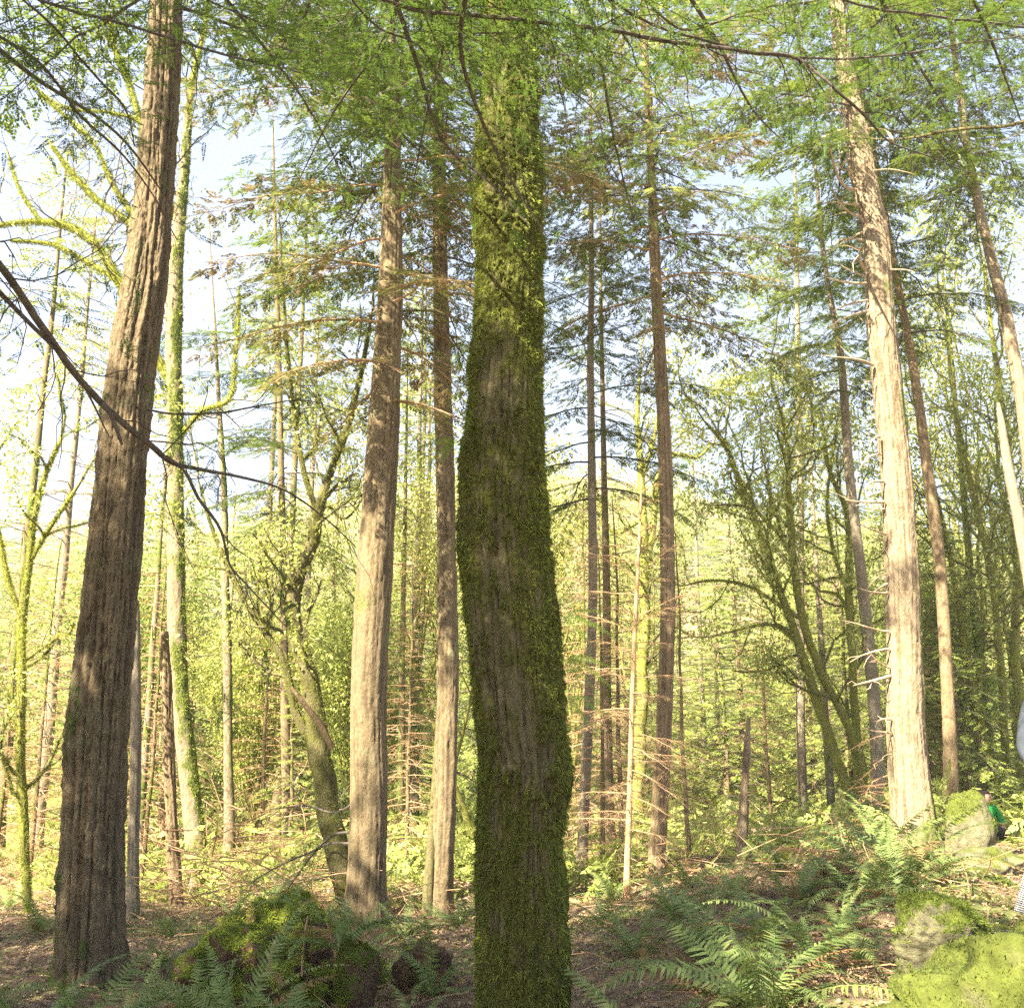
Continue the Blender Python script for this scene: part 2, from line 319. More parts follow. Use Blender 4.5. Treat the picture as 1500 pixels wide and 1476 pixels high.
def trunk_mesh(pts, rad, step, seg, style='fir', amp=.02, seed=0, mossf=None, base=None, lump=.14):
    """bark modelled in relief round a curved stem; returns builder, vertex normals, moss cover"""
    c, r, q = resample(pts, rad, step); n = len(c)
    t = norm(np.gradient(c, axis=0)); ex = np.array([1., 0, 0]); a = norm(ex - (t @ ex)[:, None] * t); b = np.cross(t, a)
    th = np.arange(seg) * 2 * math.pi / seg; ct, st = np.cos(th)[None], np.sin(th)[None]
    qq = q[:, None] + 0 * th[None]; rr = r[:, None]
    cyl = lambda f, fz: np.stack([ct * rr * f + 0 * qq, st * rr * f + 0 * qq, qq * fz], -1)
    low = fbm(cyl(3.2, .9), 3, seed) * rr * lump
    if r[0] > .09: low = low + rr * np.exp(-np.maximum(qq - .15, 0) / (1.1 * r[0] + .05)) * (.16 + .20 * np.maximum(0, np.cos(5 * th + seed + 1.5 * np.sin(2 * th)))[None])
    rdg = lambda f, fz, sd, w=0., e=.5: np.minimum(1, 1.6 * np.abs(perlin(cyl(f, fz) + (w * perlin(cyl(f * .4, fz * .9), sd + 31)[..., None] if w else 0), sd))) ** e
    if style == 'fir':
        d = amp * (1.8 * rdg(16, .6, seed + 1, .55) + .9 * rdg(33, 1.7, seed + 2, .55) + .3 * rdg(60, 5, seed + 3) + .9 * fbm(cyl(48, 18), 5, seed + 7) + .4 * sstep(-.1, .12, perlin(cyl(14, 7), seed + 11)) - 1.9)
    elif style == 'maple':
        d = amp * (1.5 * rdg(28, 1.5, seed + 1, .55, .45) + .7 * rdg(54, 4, seed + 2, .4) + .6 * fbm(cyl(60, 30), 4, seed + 7) - 1.4)
    else:
        d = amp * (.8 * rdg(24, 7, seed + 1, .6) + 1.1 * fbm(cyl(40, 30), 4, seed) - .5)
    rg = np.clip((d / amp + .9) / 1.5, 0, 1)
    mo = np.zeros_like(low)
    if mossf is not None:
        mo = mossf(c, ct + 0 * qq, st + 0 * qq, qq, cyl); d = d * (1 - .35 * mo) + mo * amp * .9 + mo * (1.5 * amp * (1 - 2 * np.abs(perlin(cyl(26, 21), seed + 9))) * sstep(-.15, .25, perlin(cyl(5, 3), seed + 14)) + .6 * amp * fbm(cyl(50, 40), 3, seed + 12) - .4 * amp)
    rad2 = rr + low + d
    v = c[:, None] + rad2[..., None] * (ct[..., None] * a[:, None] + st[..., None] * b[:, None])
    mb = MB(); i = np.arange(n - 1)[:, None] * seg; j = np.arange(seg)[None]; k = (j + 1) % seg
    f = np.stack([i + j, i + k, i + seg + k, i + seg + j], -1).reshape(-1, 4)
    o = np.zeros(3) if base is None else np.asarray(base)
    v = v - o
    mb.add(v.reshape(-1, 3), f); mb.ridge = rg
    nr = norm(ct[..., None] * a[:, None] + st[..., None] * b[:, None])
    return mb, v, nr, mo
def moss_blades(mb, v, nr, mo, n, size, seed, down=.7, cam_side=True, thr=.35, wid=1.0):
    r = np.random.default_rng(seed); h, w = mo.shape; p = np.clip(mo - thr, 0, 1) ** 1.3 * sstep(-.45, .5, fbm(v * 22, 2, seed + 3) + .5 * fbm(v * 6, 2, seed + 4))
    if cam_side: p = p * (nr[..., 1] < .35)
    fl = p.ravel(); s = fl.sum()
    if s <= 0: return
    idx = r.choice(len(fl), size=n, p=fl / s); i, j = idx // w, idx % w
    i2 = np.clip(i + 1, 0, h - 1); j2 = (j + 1) % w; u = r.random((n, 1)); t = r.random((n, 1))
    pos = v[i, j] + u * (v[i2, j] - v[i, j]) + t * (v[i, j2] - v[i, j]); nn = nr[i, j]
    cl = fbm(pos * 14, 2, seed)  # tufts
    X = nn * r.uniform(.3, 1, (n, 1)) + np.array([0, 0, -1.]) * down * r.uniform(.1, 1.3, (n, 1)) + r.normal(size=(n, 3)) * .38
    X, Y, Z = frames(X, nn, .5, r)
    sc = size * r.uniform(.45, 1.2, n) * (1 + 1.3 * np.clip(cl, -.5, .8))
    tv = T_BLADE[0] * np.array([1, 1.35 * wid, 1]); mb.bake(tv, T_BLADE[1], pos - nn * .002, X, Y, Z, sc)
def dead_twigs(mb, roots, dirs, L, r0, seed, curve=.25, sub=2, sides=4):
    r = np.random.default_rng(seed)
    for p, d, l in zip(roots, dirs, L):
        n = 7; d = np.array(d, float); pts = [np.array(p, float)]; k = norm(r.normal(size=3)) * curve
        for i in range(n): d = norm(d + (k + r.normal(size=3) * .12 + np.array([0, 0, -.05])) * (1 / n) * 3); pts.append(pts[-1] + d * l / n)
        pts = np.array(pts); rr = r0 * min(1.3, .5 + l) * np.linspace(1, .25, n + 1); mb.tube(pts, rr, sides)
        for q in range(r.poisson(sub)):
            i = r.integers(2, n); dd = norm(norm(pts[i] - pts[i - 1]) + r.normal(size=3) * .7); ll = l * r.uniform(.15, .45)
            a = pts[i]; mb.tube([a, a + dd * ll * .5 + r.normal(size=3) * .02 * l, a + dd * ll + np.array([0, 0, -.12 * ll])], rr[i] * np.array([.6, .45, .2]), 3)

# ------------------------------------------------------------------ conifer boughs and crowns
class Sprays:
    def __init__(s): s.p = []; s.x = []; s.s = []
    def add(s, p, x, sc): s.p.append(p); s.x.append(x); s.s.append(np.broadcast_to(sc, (len(p),)))
    def bake(s, mb, tpl, seed, jit=.16, m=0):
        if not s.p: return
        r = np.random.default_rng(seed); p = np.concatenate(s.p); x = np.concatenate(s.x)
        X, Y, Z = frames(x, (0, 0, 1), jit, r); mb.bake(tpl[0], tpl[1], p, X, Y, Z, np.concatenate(s.s), m)
def bough(wood, sp, base, d, L, r, droop=.25, dens=7, width=.42, size=.15, r0=.012, start=.15, gap=.07, sides=4, jag=.05, axis=None, miss=.0):
    n = 9; t = np.linspace(0, 1, n)
    if axis is None:
        d = norm(np.asarray(d, float)); side = norm(np.cross(d, (0, 0, 1.)))
        w = r.normal(size=(n, 1)).cumsum(0) * jag * L * .3; w2 = r.normal(size=(n, 1)).cumsum(0) * jag * L * .15; w -= w[0]; w2 -= w2[0]
        ax = np.asarray(base)[None] + d[None] * L * t[:, None] + np.array([[0, 0, -1.]]) * droop * L * (t ** 2)[:, None] + side * w + np.array([[0, 0, 1.]]) * w2
        wood.tube(ax, r0 * (1 - .85 * t), sides)
    else: ax = np.asarray(axis, float); n = len(ax); t = np.linspace(0, 1, n); L = np.linalg.norm(np.diff(ax, axis=0), axis=1).sum()
    m = max(3, int(L * dens)); ts = start + (1 - start) * (np.arange(m) + r.random(m)) / m
    for k, tt in enumerate(ts):
        if r.random() < miss: continue
        for sg in ((-1, 1) if r.random() < .8 else (r.choice((-1, 1)),)):
            o = np.array([np.interp(tt, t, ax[:, q]) for q in range(3)]); i = min(n - 2, int(tt * (n - 1))); dd = norm(ax[i + 1] - ax[i])
            sd = norm(np.cross(dd, (0, 0, 1.))) * sg; an = R(r.uniform(38, 68)); l = width * L * ((1 - tt) ** .8 * .85 + .12) * r.uniform(.6, 1.15) * min(1, .5 + tt * 1.6)
            if axis is not None: l = min(l, width * 1.6)
            X = norm(dd * math.cos(an) + sd * math.sin(an) + np.array([0, 0, r.uniform(-.25, .1)]))
            kk = max(1, int(l / gap)); u = (np.arange(kk) + r.random(kk)) / kk
            pp = o + X * l * u[:, None] + np.array([[0, 0, -1.]]) * (.16 * l * u ** 2)[:, None]
            e = o + X * l * .95 + np.array([0, 0, -.15 * l]); wood.tube([o, (o + e) / 2 + np.array([0, 0, .03 * l]), e], r0 * np.array([.28, .2, .1]) * (1.2 - .6 * tt), 3)
            s2 = np.where(np.arange(kk) % 2 == 0, 1., -1.)[:, None]; sv = norm(np.cross(X, (0, 0, 1.)))
            a2 = np.radians(r.uniform(20, 60, (kk, 1))); xx = np.cos(a2) * X + s2 * np.sin(a2) * sv + np.array([[0, 0, -.12]])
            sp.add(pp, xx, size * r.uniform(.7, 1.25, kk) * (1 - .3 * u))
            sp.add(e[None], X[None], size)
def conifer_crown(h0, h1, Lmax, seed, nb=60, tpl=T_MID, size=.17, dens=6, prof='cone', gap=.09, width=.42, droop=.28, miss=0, r0=.02):
    """boughs round a straight axis, from height h0 to h1"""
    r = np.random.default_rng(seed); wood = MB(); sp = Sprays()
    for k in range(nb):
        u = (k + r.random()) / nb; z = h0 + (h1 - h0) * u; az = k * 2.399 + r.uniform(-.5, .5)
        L = Lmax * ((1 - u) ** .75 if prof == 'cone' else math.sin(math.pi * (.18 + .8 * u)) ** .8) * r.uniform(.55, 1.15) + .25
        el = R(28 * u - 6 + r.uniform(-8, 8)); d = (math.cos(az) * math.cos(el), math.sin(az) * math.cos(el), math.sin(el))
        bough(wood, sp, (0, 0, z), d, L, r, droop * (1 - .5 * u), dens, width, size, r0 * (.4 + .6 * (1 - u)), .12, gap, 4, miss=miss)
    fo = MB(); sp.bake(fo, tpl, seed + 1); return wood, fo

# ------------------------------------------------------------------ broadleaf limbs
def limbs(mb, p, d, L, r0, lvl, r, tips, up=.12, wob=.22, kids=(3, 3, 4), sides=5, spread=.8, nodes=None):
    n = 6 if lvl else 9; pts = [np.array(p, float)]; d = norm(np.array(d, float))
    for i in range(n):
        d = norm(d + r.normal(size=3) * wob + np.array([0, 0, up])); pts.append(pts[-1] + d * L / n)
    pts = np.array(pts); rr = r0 * np.linspace(1, .42, n + 1)
    mb.tube(pts, rr, max(3, sides - lvl))
    if nodes is not None and lvl <= 1: nodes.append((pts, rr))
    if lvl >= len(kids): tips.append(pts[2:]); return
    tips.append(pts[-2:])
    for k in range(kids[lvl]):
        i = int(r.integers(max(2, n // 3), n + 1)); dd = norm(pts[i] - pts[i - 1]); s = norm(np.cross(dd, r.normal(size=3)))
        limbs(mb, pts[i], norm(dd + s * spread * r.uniform(.6, 1.3)), L * r.uniform(.45, .72), rr[i] * .68, lvl + 1, r, tips, up, wob * 1.15, kids, sides, spread, nodes)
def leaves_at(mb, tips, r, per=5, size=.07, tpl=T_LEAF, spread=.12, m=0, hang=.3):
    if not tips: return
    p = np.concatenate(tips); p = np.repeat(p, per, 0); p = p + r.normal(size=p.shape) * spread
    X = r.normal(size=p.shape) + np.array([0, 0, -hang]); X, Y, Z = frames(X, (0, 0, 1), .6, r)
    mb.bake(tpl[0], tpl[1], p, X, Y, Z, size * r.uniform(.55, 1.3, len(p)), m)
def moss_tubes(mb, nodes, per_m, size, seed, wid=1.):
    r = np.random.default_rng(seed)
    for pts, rr in nodes:
        L = np.linalg.norm(np.diff(pts, axis=0), axis=1).sum(); n = int(L * per_m * min(2.5, .4 + rr.mean() / .03))
        if n < 1: continue
        t = r.random(n) * (len(pts) - 1.001); i = t.astype(int); f = (t - i)[:, None]; c = pts[i] * (1 - f) + pts[i + 1] * f
        ax = norm(pts[i + 1] - pts[i]); nn = norm(np.cross(ax, r.normal(size=(n, 3)))); ra = np.interp(t, np.arange(len(rr)), rr)[:, None]
        X = nn + np.array([0, 0, -.5]) * r.random((n, 1)) + r.normal(size=(n, 3)) * .3; X, Y, Z = frames(X, nn, .5, r)
        mb.bake(T_BLADE[0] * np.array([1, 1.6 * wid, 1]), T_BLADE[1], c + nn * ra * .9, X, Y, Z, size * r.uniform(.5, 1.3, n))

# ------------------------------------------------------------------ the trunks that stand out in the photograph
def path(lst, d, foot=True, top=None, flare=1.25):
    """[(px, py, width px)] top to bottom -> centre line from the soil upwards"""
    pts = [P(a, b, d) for a, b, w in lst]; rad = [WPX(w, b, d) / 2 for a, b, w in lst]
    pts = pts[::-1]; rad = rad[::-1]
    if foot:
        z = G(pts[0][0], pts[0][1]); lean = (pts[1] - pts[0]) / max(1e-3, pts[1][2] - pts[0][2])
        if pts[0][2] - z > .12:
            for k, g in ((.0, flare), (.5, 1 + (flare - 1) * .3)):
                zz = z - .18 + (pts[0][2] - z) * k; q = pts[0] - lean * (pts[0][2] - zz) * .6; q[2] = zz
                pts.insert(0 if k == 0 else 1, q); rad.insert(0 if k == 0 else 1, rad[1 if k else 0] * g)
        else: pts.insert(0, pts[0] - np.array([0, 0, .4])); rad.insert(0, rad[0] * flare)
    if top:
        dx = (pts[-1] - pts[-3]) / (pts[-1][2] - pts[-3][2]); h = top
        pts += [pts[-1] + dx * h * .5, pts[-1] + dx * h]; rad += [rad[-1] * .6, rad[-1] * .12]
    return np.array(pts), np.array(rad)
def mossfun(level, south=0.0, side=(0, 0), lowtop=None, seed=0, f=2.2, fz=1.0, sharp=.18):
    def fn(c, ct, st, qq, cyl):
        n = fbm(cyl(f, fz), 4, seed + 40) + .35 * fbm(cyl(f * 4, fz * 4), 3, seed + 50)
        n = n + side[0] * ct + side[1] * st
        if lowtop: n = n + lowtop[1] * (1 - sstep(0, lowtop[0], qq))
        return sstep(-level - sharp, -level + sharp, n)
    return fn
CROWNS = {}
def crown_set(key, *a, mat='needle', wmat='twig', **k):
    tpl = k.get('tpl', T_MID); w, f = conifer_crown(*a, **k)
    CROWNS[key] = (w.mesh(key + '_branches', M[wmat]), f.mesh(key + '_needles', M[mat]))
crown_set('crown_lace', 0, 8, 2.6, 21, nb=34, size=.20, dens=8, prof='round', gap=.085, droop=.34, width=.40)
crown_set('crown_warm', 0, 7, 2.2, 22, nb=34, size=.19, dens=8, prof='round', gap=.085, mat='needle_brown', wmat='twig_orange')
crown_set('crown_bright', 0, 9, 2.2, 23, nb=56, size=.20, dens=5, prof='cone', gap=.10, mat='needle_bright', wmat='twig')
crown_set('crown_dense', 0, 10, 3.0, 24, nb=72, size=.30, dens=5, prof='round', gap=.13, droop=.3)
def put_crown(root, key, at, sc=1.0, rot=0, lean=(0, 0)):
    w, f = CROWNS[key]; c = link('crown', f, root, at); b = link('branches', w, root, at)
    for o in (c, b): o.scale = (sc, sc, sc); o.rotation_euler = (lean[0], lean[1], rot)
    return c
def hero(name, lst, d, mat, label, cat='tree', group=None, style='plain', step=.03, seg=40, amp=.006, seed=1, moss=None, blades=0, bsize=.03, bmat='moss', top=None, crown=None, flare=1.25, thr=.35, wid=1.0):
    pts, rad = path(lst, d, True, top, flare); rad = rad * .97 - (.02 if blades > 50000 else 0); base = np.array([pts[0][0], pts[0][1], G(pts[0][0], pts[0][1])])
    root = thing(name, base, label, cat, group)
    mb, v, nr, mo = trunk_mesh(pts, rad, step, seg, style, amp, seed, moss, base)
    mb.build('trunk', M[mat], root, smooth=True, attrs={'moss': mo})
    if blades:
        b = MB(); moss_blades(b, v, nr, mo, blades, bsize, seed + 5, thr=thr, wid=wid)
        if blades > 50000: moss_blades(b, v, nr, mo * (.45 + .55 * np.abs(nr[..., 0]) ** 2), 16000, bsize * 1.6, seed + 6, down=1.1, thr=.40, wid=1.0)
        b.build('moss', M[bmat], root)
    for key, hgt, sc, rot in crown or ():
        i = np.argmin(np.abs(pts[:, 2] - base[2] - hgt)); q = np.array([np.interp(hgt + base[2], pts[:, 2], pts[:, k]) for k in range(2)])
        put_crown(root, key, (q[0] - base[0], q[1] - base[1], hgt), sc, rot)
    return root, pts, rad, base
def sub(root, base, name, mb, mat, **k):
    for a in mb.v: a -= np.asarray(base, np.float32)
    return mb.build(name, M[mat], root, **k)

# the mossy maple in the middle
T7 = [(745,-120,76),(747,0,80),(749,60,78),(749,100,84),(745,200,92),(747,300,106),(747,400,102),(742,500,106),(739,600,120),(735,680,133),(737,800,139),(748,900,141),(756,1000,143),(765,1080,144),(770,1130,146),(765,1175,134),(762,1240,134),(761,1300,137),(763,1400,140),(764,1476,144)]
def m7(c, ct, st, qq, cyl):
    z = c[:, 2][:, None] + 0 * ct; n = fbm(cyl(3.4, 1.5), 4, 70) + .75 * fbm(cyl(11, 6), 4, 71)
    band = .34 * np.exp(-((z - 3.85) / .55) ** 2) + .28 * np.exp(-((z - 6.1) / .8) ** 2) + .30 * (1 - sstep(.5, 1.1, z)) + .10 * np.exp(-((z - 2.2) / .5) ** 2)
    bare = -.30 * np.exp(-((z - 3.35) / .22) ** 2) * (st < 0) * (np.abs(ct) < .75) - .35 * np.exp(-((z - 1.5) / .15) ** 2) * (np.abs(ct + .1) < .7) - .28 * np.exp(-((z - 5.0) / .2) ** 2) - .2 * np.exp(-((z - 2.85) / .2) ** 2) * (ct < .5)
    edge = .42 * np.abs(ct) ** 3 * (st < .6)
    return sstep(-.30, .38, n + .5 * perlin(cyl(46, 12), 75) + band + bare + edge + .20)
t7, p7, r7, b7 = hero('mossy_maple', T7, 5.0, 'bark_maple', 'big trunk thickly coated in dark green moss, standing in the middle of the glade',
    style='maple', step=.0075, seg=230, amp=.0145, seed=7, moss=m7, blades=120000, bsize=.019, wid=1.6, flare=1.1, thr=.28, top=3.5)
# the furrowed fir on the left
T1 = [(246,-120,36),(244,0,44),(241,90,49),(229,250,52),(214,400,58),(198,500,65),(187,600,68),(178,700,70),(166,820,74),(151,980,81),(139,1150,87),(133,1300,91),(131,1390,95),(131,1440,104)]
t1, p1, r1, b1 = hero('furrowed_fir', T1, 6.9, 'bark_fir', 'massive fir trunk with deeply furrowed brown bark, ferns at its foot', style='fir', step=.010, seg=200, amp=.0145, seed=3,
    moss=mossfun(-.52, side=(-.34, -.02), lowtop=(1.3, .42), seed=1, f=7, fz=3), blades=0, bsize=.009, bmat='moss', top=4, crown=[('crown_lace', 6.9, 1, 0)], flare=1.2)
# pale fir on the right with stubs
T12 = [(1226,-60,18),(1230,60,22),(1249,150,27),(1263,250,36),(1279,330,38),(1293,500,42),(1313,700,44),(1323,900,50),(1329,1100,55),(1336,1200,61),(1339,1245,68)]
t12, p12, r12, b12 = hero('pale_fir', T12, 12, 'bark_pale', 'tall sunlit fir with pale pinkish bark and a row of dead branch stubs', style='fir', step=.018, seg=110, amp=.009, seed=12,
    moss=mossfun(-.36, side=(.25, 0), lowtop=(1.1, .32), seed=4), top=6, crown=[('crown_lace', 8.3, 1.1, 1)], flare=1.2)
stub = MB(); r = np.random.default_rng(12); rs, ds, ls = [], [], []
for y, l in [(165,60),(190,75),(215,60),(232,48),(250,36),(262,80),(278,110),(300,50),(318,70),(340,50),(352,90),(365,44),(395,95),(405,50),(415,70),(440,60),(455,66),(475,30),(535,75),(560,30),(600,28),(640,42),(665,40),(705,58),(735,50),(745,26),(783,50),(792,30),(840,38),(855,46),(868,35),(925,70),(950,46),(978,38),(990,60),(1053,42),(1073,44),(1105,30),(700,-28),(395,-40),(250,-60),(190,-60)]:
    x0 = np.interp(y, [q[1] for q in T12], [q[0] - math.copysign(q[2] * .42, l) for q in T12]); o = P(x0, y, 11.9); L = abs(l) * 12 / 1478
    rs.append(o); ls.append(L * 1.25); ds.append((-math.copysign(1, l), r.uniform(-1, .1), r.uniform(-.35, .12) if y > 350 else r.uniform(-.7, 0)))
for k in range(len(rs)): stub = MB(); dead_twigs(stub, rs[k:k + 1], ds[k:k + 1], [ls[k] * r.uniform(.8, 1.15)], .017 * r.uniform(.6, 1.3), 500 + k, .35, 1.4); sub(t12, b12, 'dead_stub', stub, 'twig_pale')

# sunlit hemlock left of the mossy trunk
T5 = [(574,80,12),(575,150,17),(575,200,22),(572,400,36),(563,600,45),(551,800,50),(541,1000,54),(540,1200,56),(537,1300,58),(535,1370,70)]
t5, p5, r5, b5 = hero('broad_hemlock', T5, 9.7, 'bark_hem', 'stout brown trunk with smooth flaky bark just left of the mossy maple', style='fir', step=.02, seg=96, amp=.0065, seed=5,
    moss=mossfun(-.42, side=(-.1, 0), lowtop=(.9, .2), seed=9), top=4, crown=[('crown_warm', 5.0, .95, 0), ('crown_lace', 7.5, .9, 2)], flare=1.25)
T6 = [(642,150,13),(643,250,18),(645,400,22),(649,600,26),(654,800,28),(656,976,30),(652,1150,33),(647,1260,36),(642,1345,43)]
t6, p6, r6, b6 = hero('slim_hemlock', T6, 11, 'bark_hem', 'slim straight trunk between the broad brown one and the mossy maple', style='fir', step=.025, seg=56, amp=.010, seed=6,
    moss=mossfun(-.5, side=(-.15, 0), seed=2), top=4, crown=[('crown_lace', 6.3, .8, 1)], flare=1.25)
sm = MB(); a = P(625,1345,10.9); sm.tube([a - (0,0,.3), P(628,1290,10.9), P(636,1180,11), P(641,1060,11)], [.07,.055,.045,.02], 8); sub(t6, b6, 'side_stem', sm, 'bark_moss', smooth=True)
T8 = [(866,440,9),(865,500,10),(867,700,12),(868,900,14),(862,1050,15),(855,1200,16),(850,1320,20)]
t8, *_ , b8 = hero('thin_dark_hemlock', T8, 13, 'bark_grey', 'thin dark conifer trunk close to the right edge of the mossy maple', seg=24, step=.05, seed=8, top=5, crown=[('crown_lace', 4.6, .72, 3)])
T9 = [(955,280,12),(957,330,14),(966,500,18),(975,700,21),(978,900,22),(973,1050,24),(966,1200,25),(958,1325,30)]
t9, p9, r9, b9 = hero('reddish_hemlock', T9, 12, 'bark_red', 'straight reddish brown conifer behind the dead orange sapling', style='fir', step=.025, seg=64, amp=.006, seed=9, top=6,
    crown=[('crown_warm', 6.6, .9, 2), ('crown_bright', 8.0, .8, 0)])
T11 = [(1215,430,8),(1225,480,10),(1245,700,14),(1268,900,17),(1282,1050,19),(1290,1190,22),(1293,1225,26)]
hero('leaning_grey_hemlock', T11, 15.5, 'bark_grey', 'leaning grey brown conifer directly left of the pale sunlit fir', seg=28, step=.05, seed=10, top=5, crown=[('crown_lace', 6.8, .7, 4)])
T13 = [(1300,330,8),(1312,400,11),(1340,550,13),(1360,700,16),(1374,800,17),(1387,1000,18),(1392,1100,20),(1393,1200,26)]
hero('leaning_brown_hemlock', T13, 14, 'bark_red', 'leaning brown conifer directly right of the pale sunlit fir', seg=32, step=.04, seed=11, top=5, crown=[('crown_lace', 7.0, .8, 5)])
T14 = [(1398,80,8),(1405,130,9),(1418,220,11),(1440,330,13),(1470,450,17),(1492,560,19),(1512,700,21),(1530,900,24),(1540,1210,30)]
hero('speckled_fir', T14, 13, 'bark_pale', 'pale speckled conifer leaning out of view at the right edge of the photo', seg=36, step=.04, style='fir', amp=.008, seed=13, top=4, crown=[('crown_lace', 8.5, .8, 1)])
hero('tall_background_hemlock', [(402,290,5),(410,600,9),(417,1000,13),(420,1245,16)], 17, 'bark_hem', 'tall conifer with drooping boughs between the slender pale trunk and the twisted maple', seg=22, step=.05, seed=20, top=2, crown=[('crown_lace', 5.0, .85, 2)])
hero('tall_background_hemlock', [(1166,330,6),(1172,700,10),(1178,1215,15)], 20, 'bark_grey', 'tall conifer with drooping boughs behind the mossy double maple', seg=22, step=.06, seed=21, top=2, crown=[('crown_lace', 6.5, .95, 5)])
T15 = [(1462,590,5),(1467,620,10),(1476,680,15),(1492,760,17),(1515,900,18),(1525,1190,22)]
hero('thin_leaning_trunk', T15, 12, 'bark_grey', 'thin grey trunk leaning out of view at mid height on the right', seg=30, step=.04, seed=14)
TS = [(199,880,10),(199,950,14),(199,1100,16),(195,1250,17),(192,1405,22)]
hero('grey_snag', TS, 9.5, 'bark_grey', 'slender grey dead trunk just right of the furrowed fir', seg=30, step=.03, amp=.006, style='fir', seed=15, moss=mossfun(-.4, lowtop=(.7, .5), seed=15))
TR = [(240,925,12),(244,1000,16),(247,1100,17),(252,1220,18),(258,1340,22)]
hero('woodpecker_snag', TR, 11, 'bark_red', 'reddish broken snag pitted with woodpecker holes beside the mossy pale trunk', seg=36, step=.02, amp=.012, style='maple', seed=16, moss=mossfun(-.45, lowtop=(.8, .55), seed=16), blades=2500, bsize=.015, bmat='moss_bright')
T3 = [(318,540,5),(322,620,7),(327,700,9),(330,850,11),(333,976,13),(334,1100,13),(336,1235,17)]
hero('slender_pale_trunk', T3, 17, 'bark_pale', 'slender pale trunk with a mossy right side standing on the brown brush bank', seg=26, step=.05, seed=17, moss=mossfun(-.3, side=(.5, 0), seed=17), top=3)

TP = [(1097,1050,5), (1094,1100,11), (1090,1180,14), (1085,1290,20)]
tp_, pp_, rp_, bp_ = hero('bleached_snag', TP, 14, 'bark_pale', 'short bleached broken snag standing in the sunlit undergrowth between reddish conifer and pale fir', seg=24, step=.03, amp=.008, style='fir', seed=19)
dm = MB(); r = np.random.default_rng(19); zz = r.uniform(.5, 2.2, 26); dead_twigs(dm, [pp_[1] * 0 + (pp_[-1] * (z / 2.4) + pp_[1] * (1 - z / 2.4)) for z in zz], [(math.cos(a), math.sin(a), r.uniform(-.3, .5)) for a in r.uniform(0, 6.28, 26)], r.uniform(.3, .7, 26), .008, 19, .3, 2, 3); sub(tp_, bp_, 'dead_branches', dm, 'twig_pale')
# dead sapling with orange twigs
TD = [(940,700,2),(936,800,4.5),(931,900,6),(927,1000,7),(922,1180,8.5),(918,1340,12)]
td, pd_, rd, bd = hero('dead_sapling', TD, 9, 'twig_orange', 'thin dead sapling bristling with dry orange twigs', seg=10, step=.05, amp=.001, seed=18)
dm = MB(); sp = Sprays(); r = np.random.default_rng(77)
for k in range(46):
    y = 705 + 520 * (k / 46) ** 1.0 + r.uniform(-6, 6); o = P(np.interp(y, [q[1] for q in TD], [q[0] for q in TD]), y, 9)
    az = r.uniform(0, 6.28); L = (.18 + .55 * sstep(700, 900, y)) * r.uniform(.6, 1.3); el = R(r.uniform(8, 38) - 22 * sstep(850, 1100, y))
    bough(dm, sp, o, (math.cos(az) * math.cos(el), math.sin(az) * math.cos(el), math.sin(el)), L, r, .15, 13, .35, .075, .0055, .15, .05, 3)
sub(td, bd, 'dead_branches', dm, 'twig_orange'); fm = MB(); sp.bake(fm, T_DEAD, 3); sub(td, bd, 'dead_needles', fm, 'needle_dead')

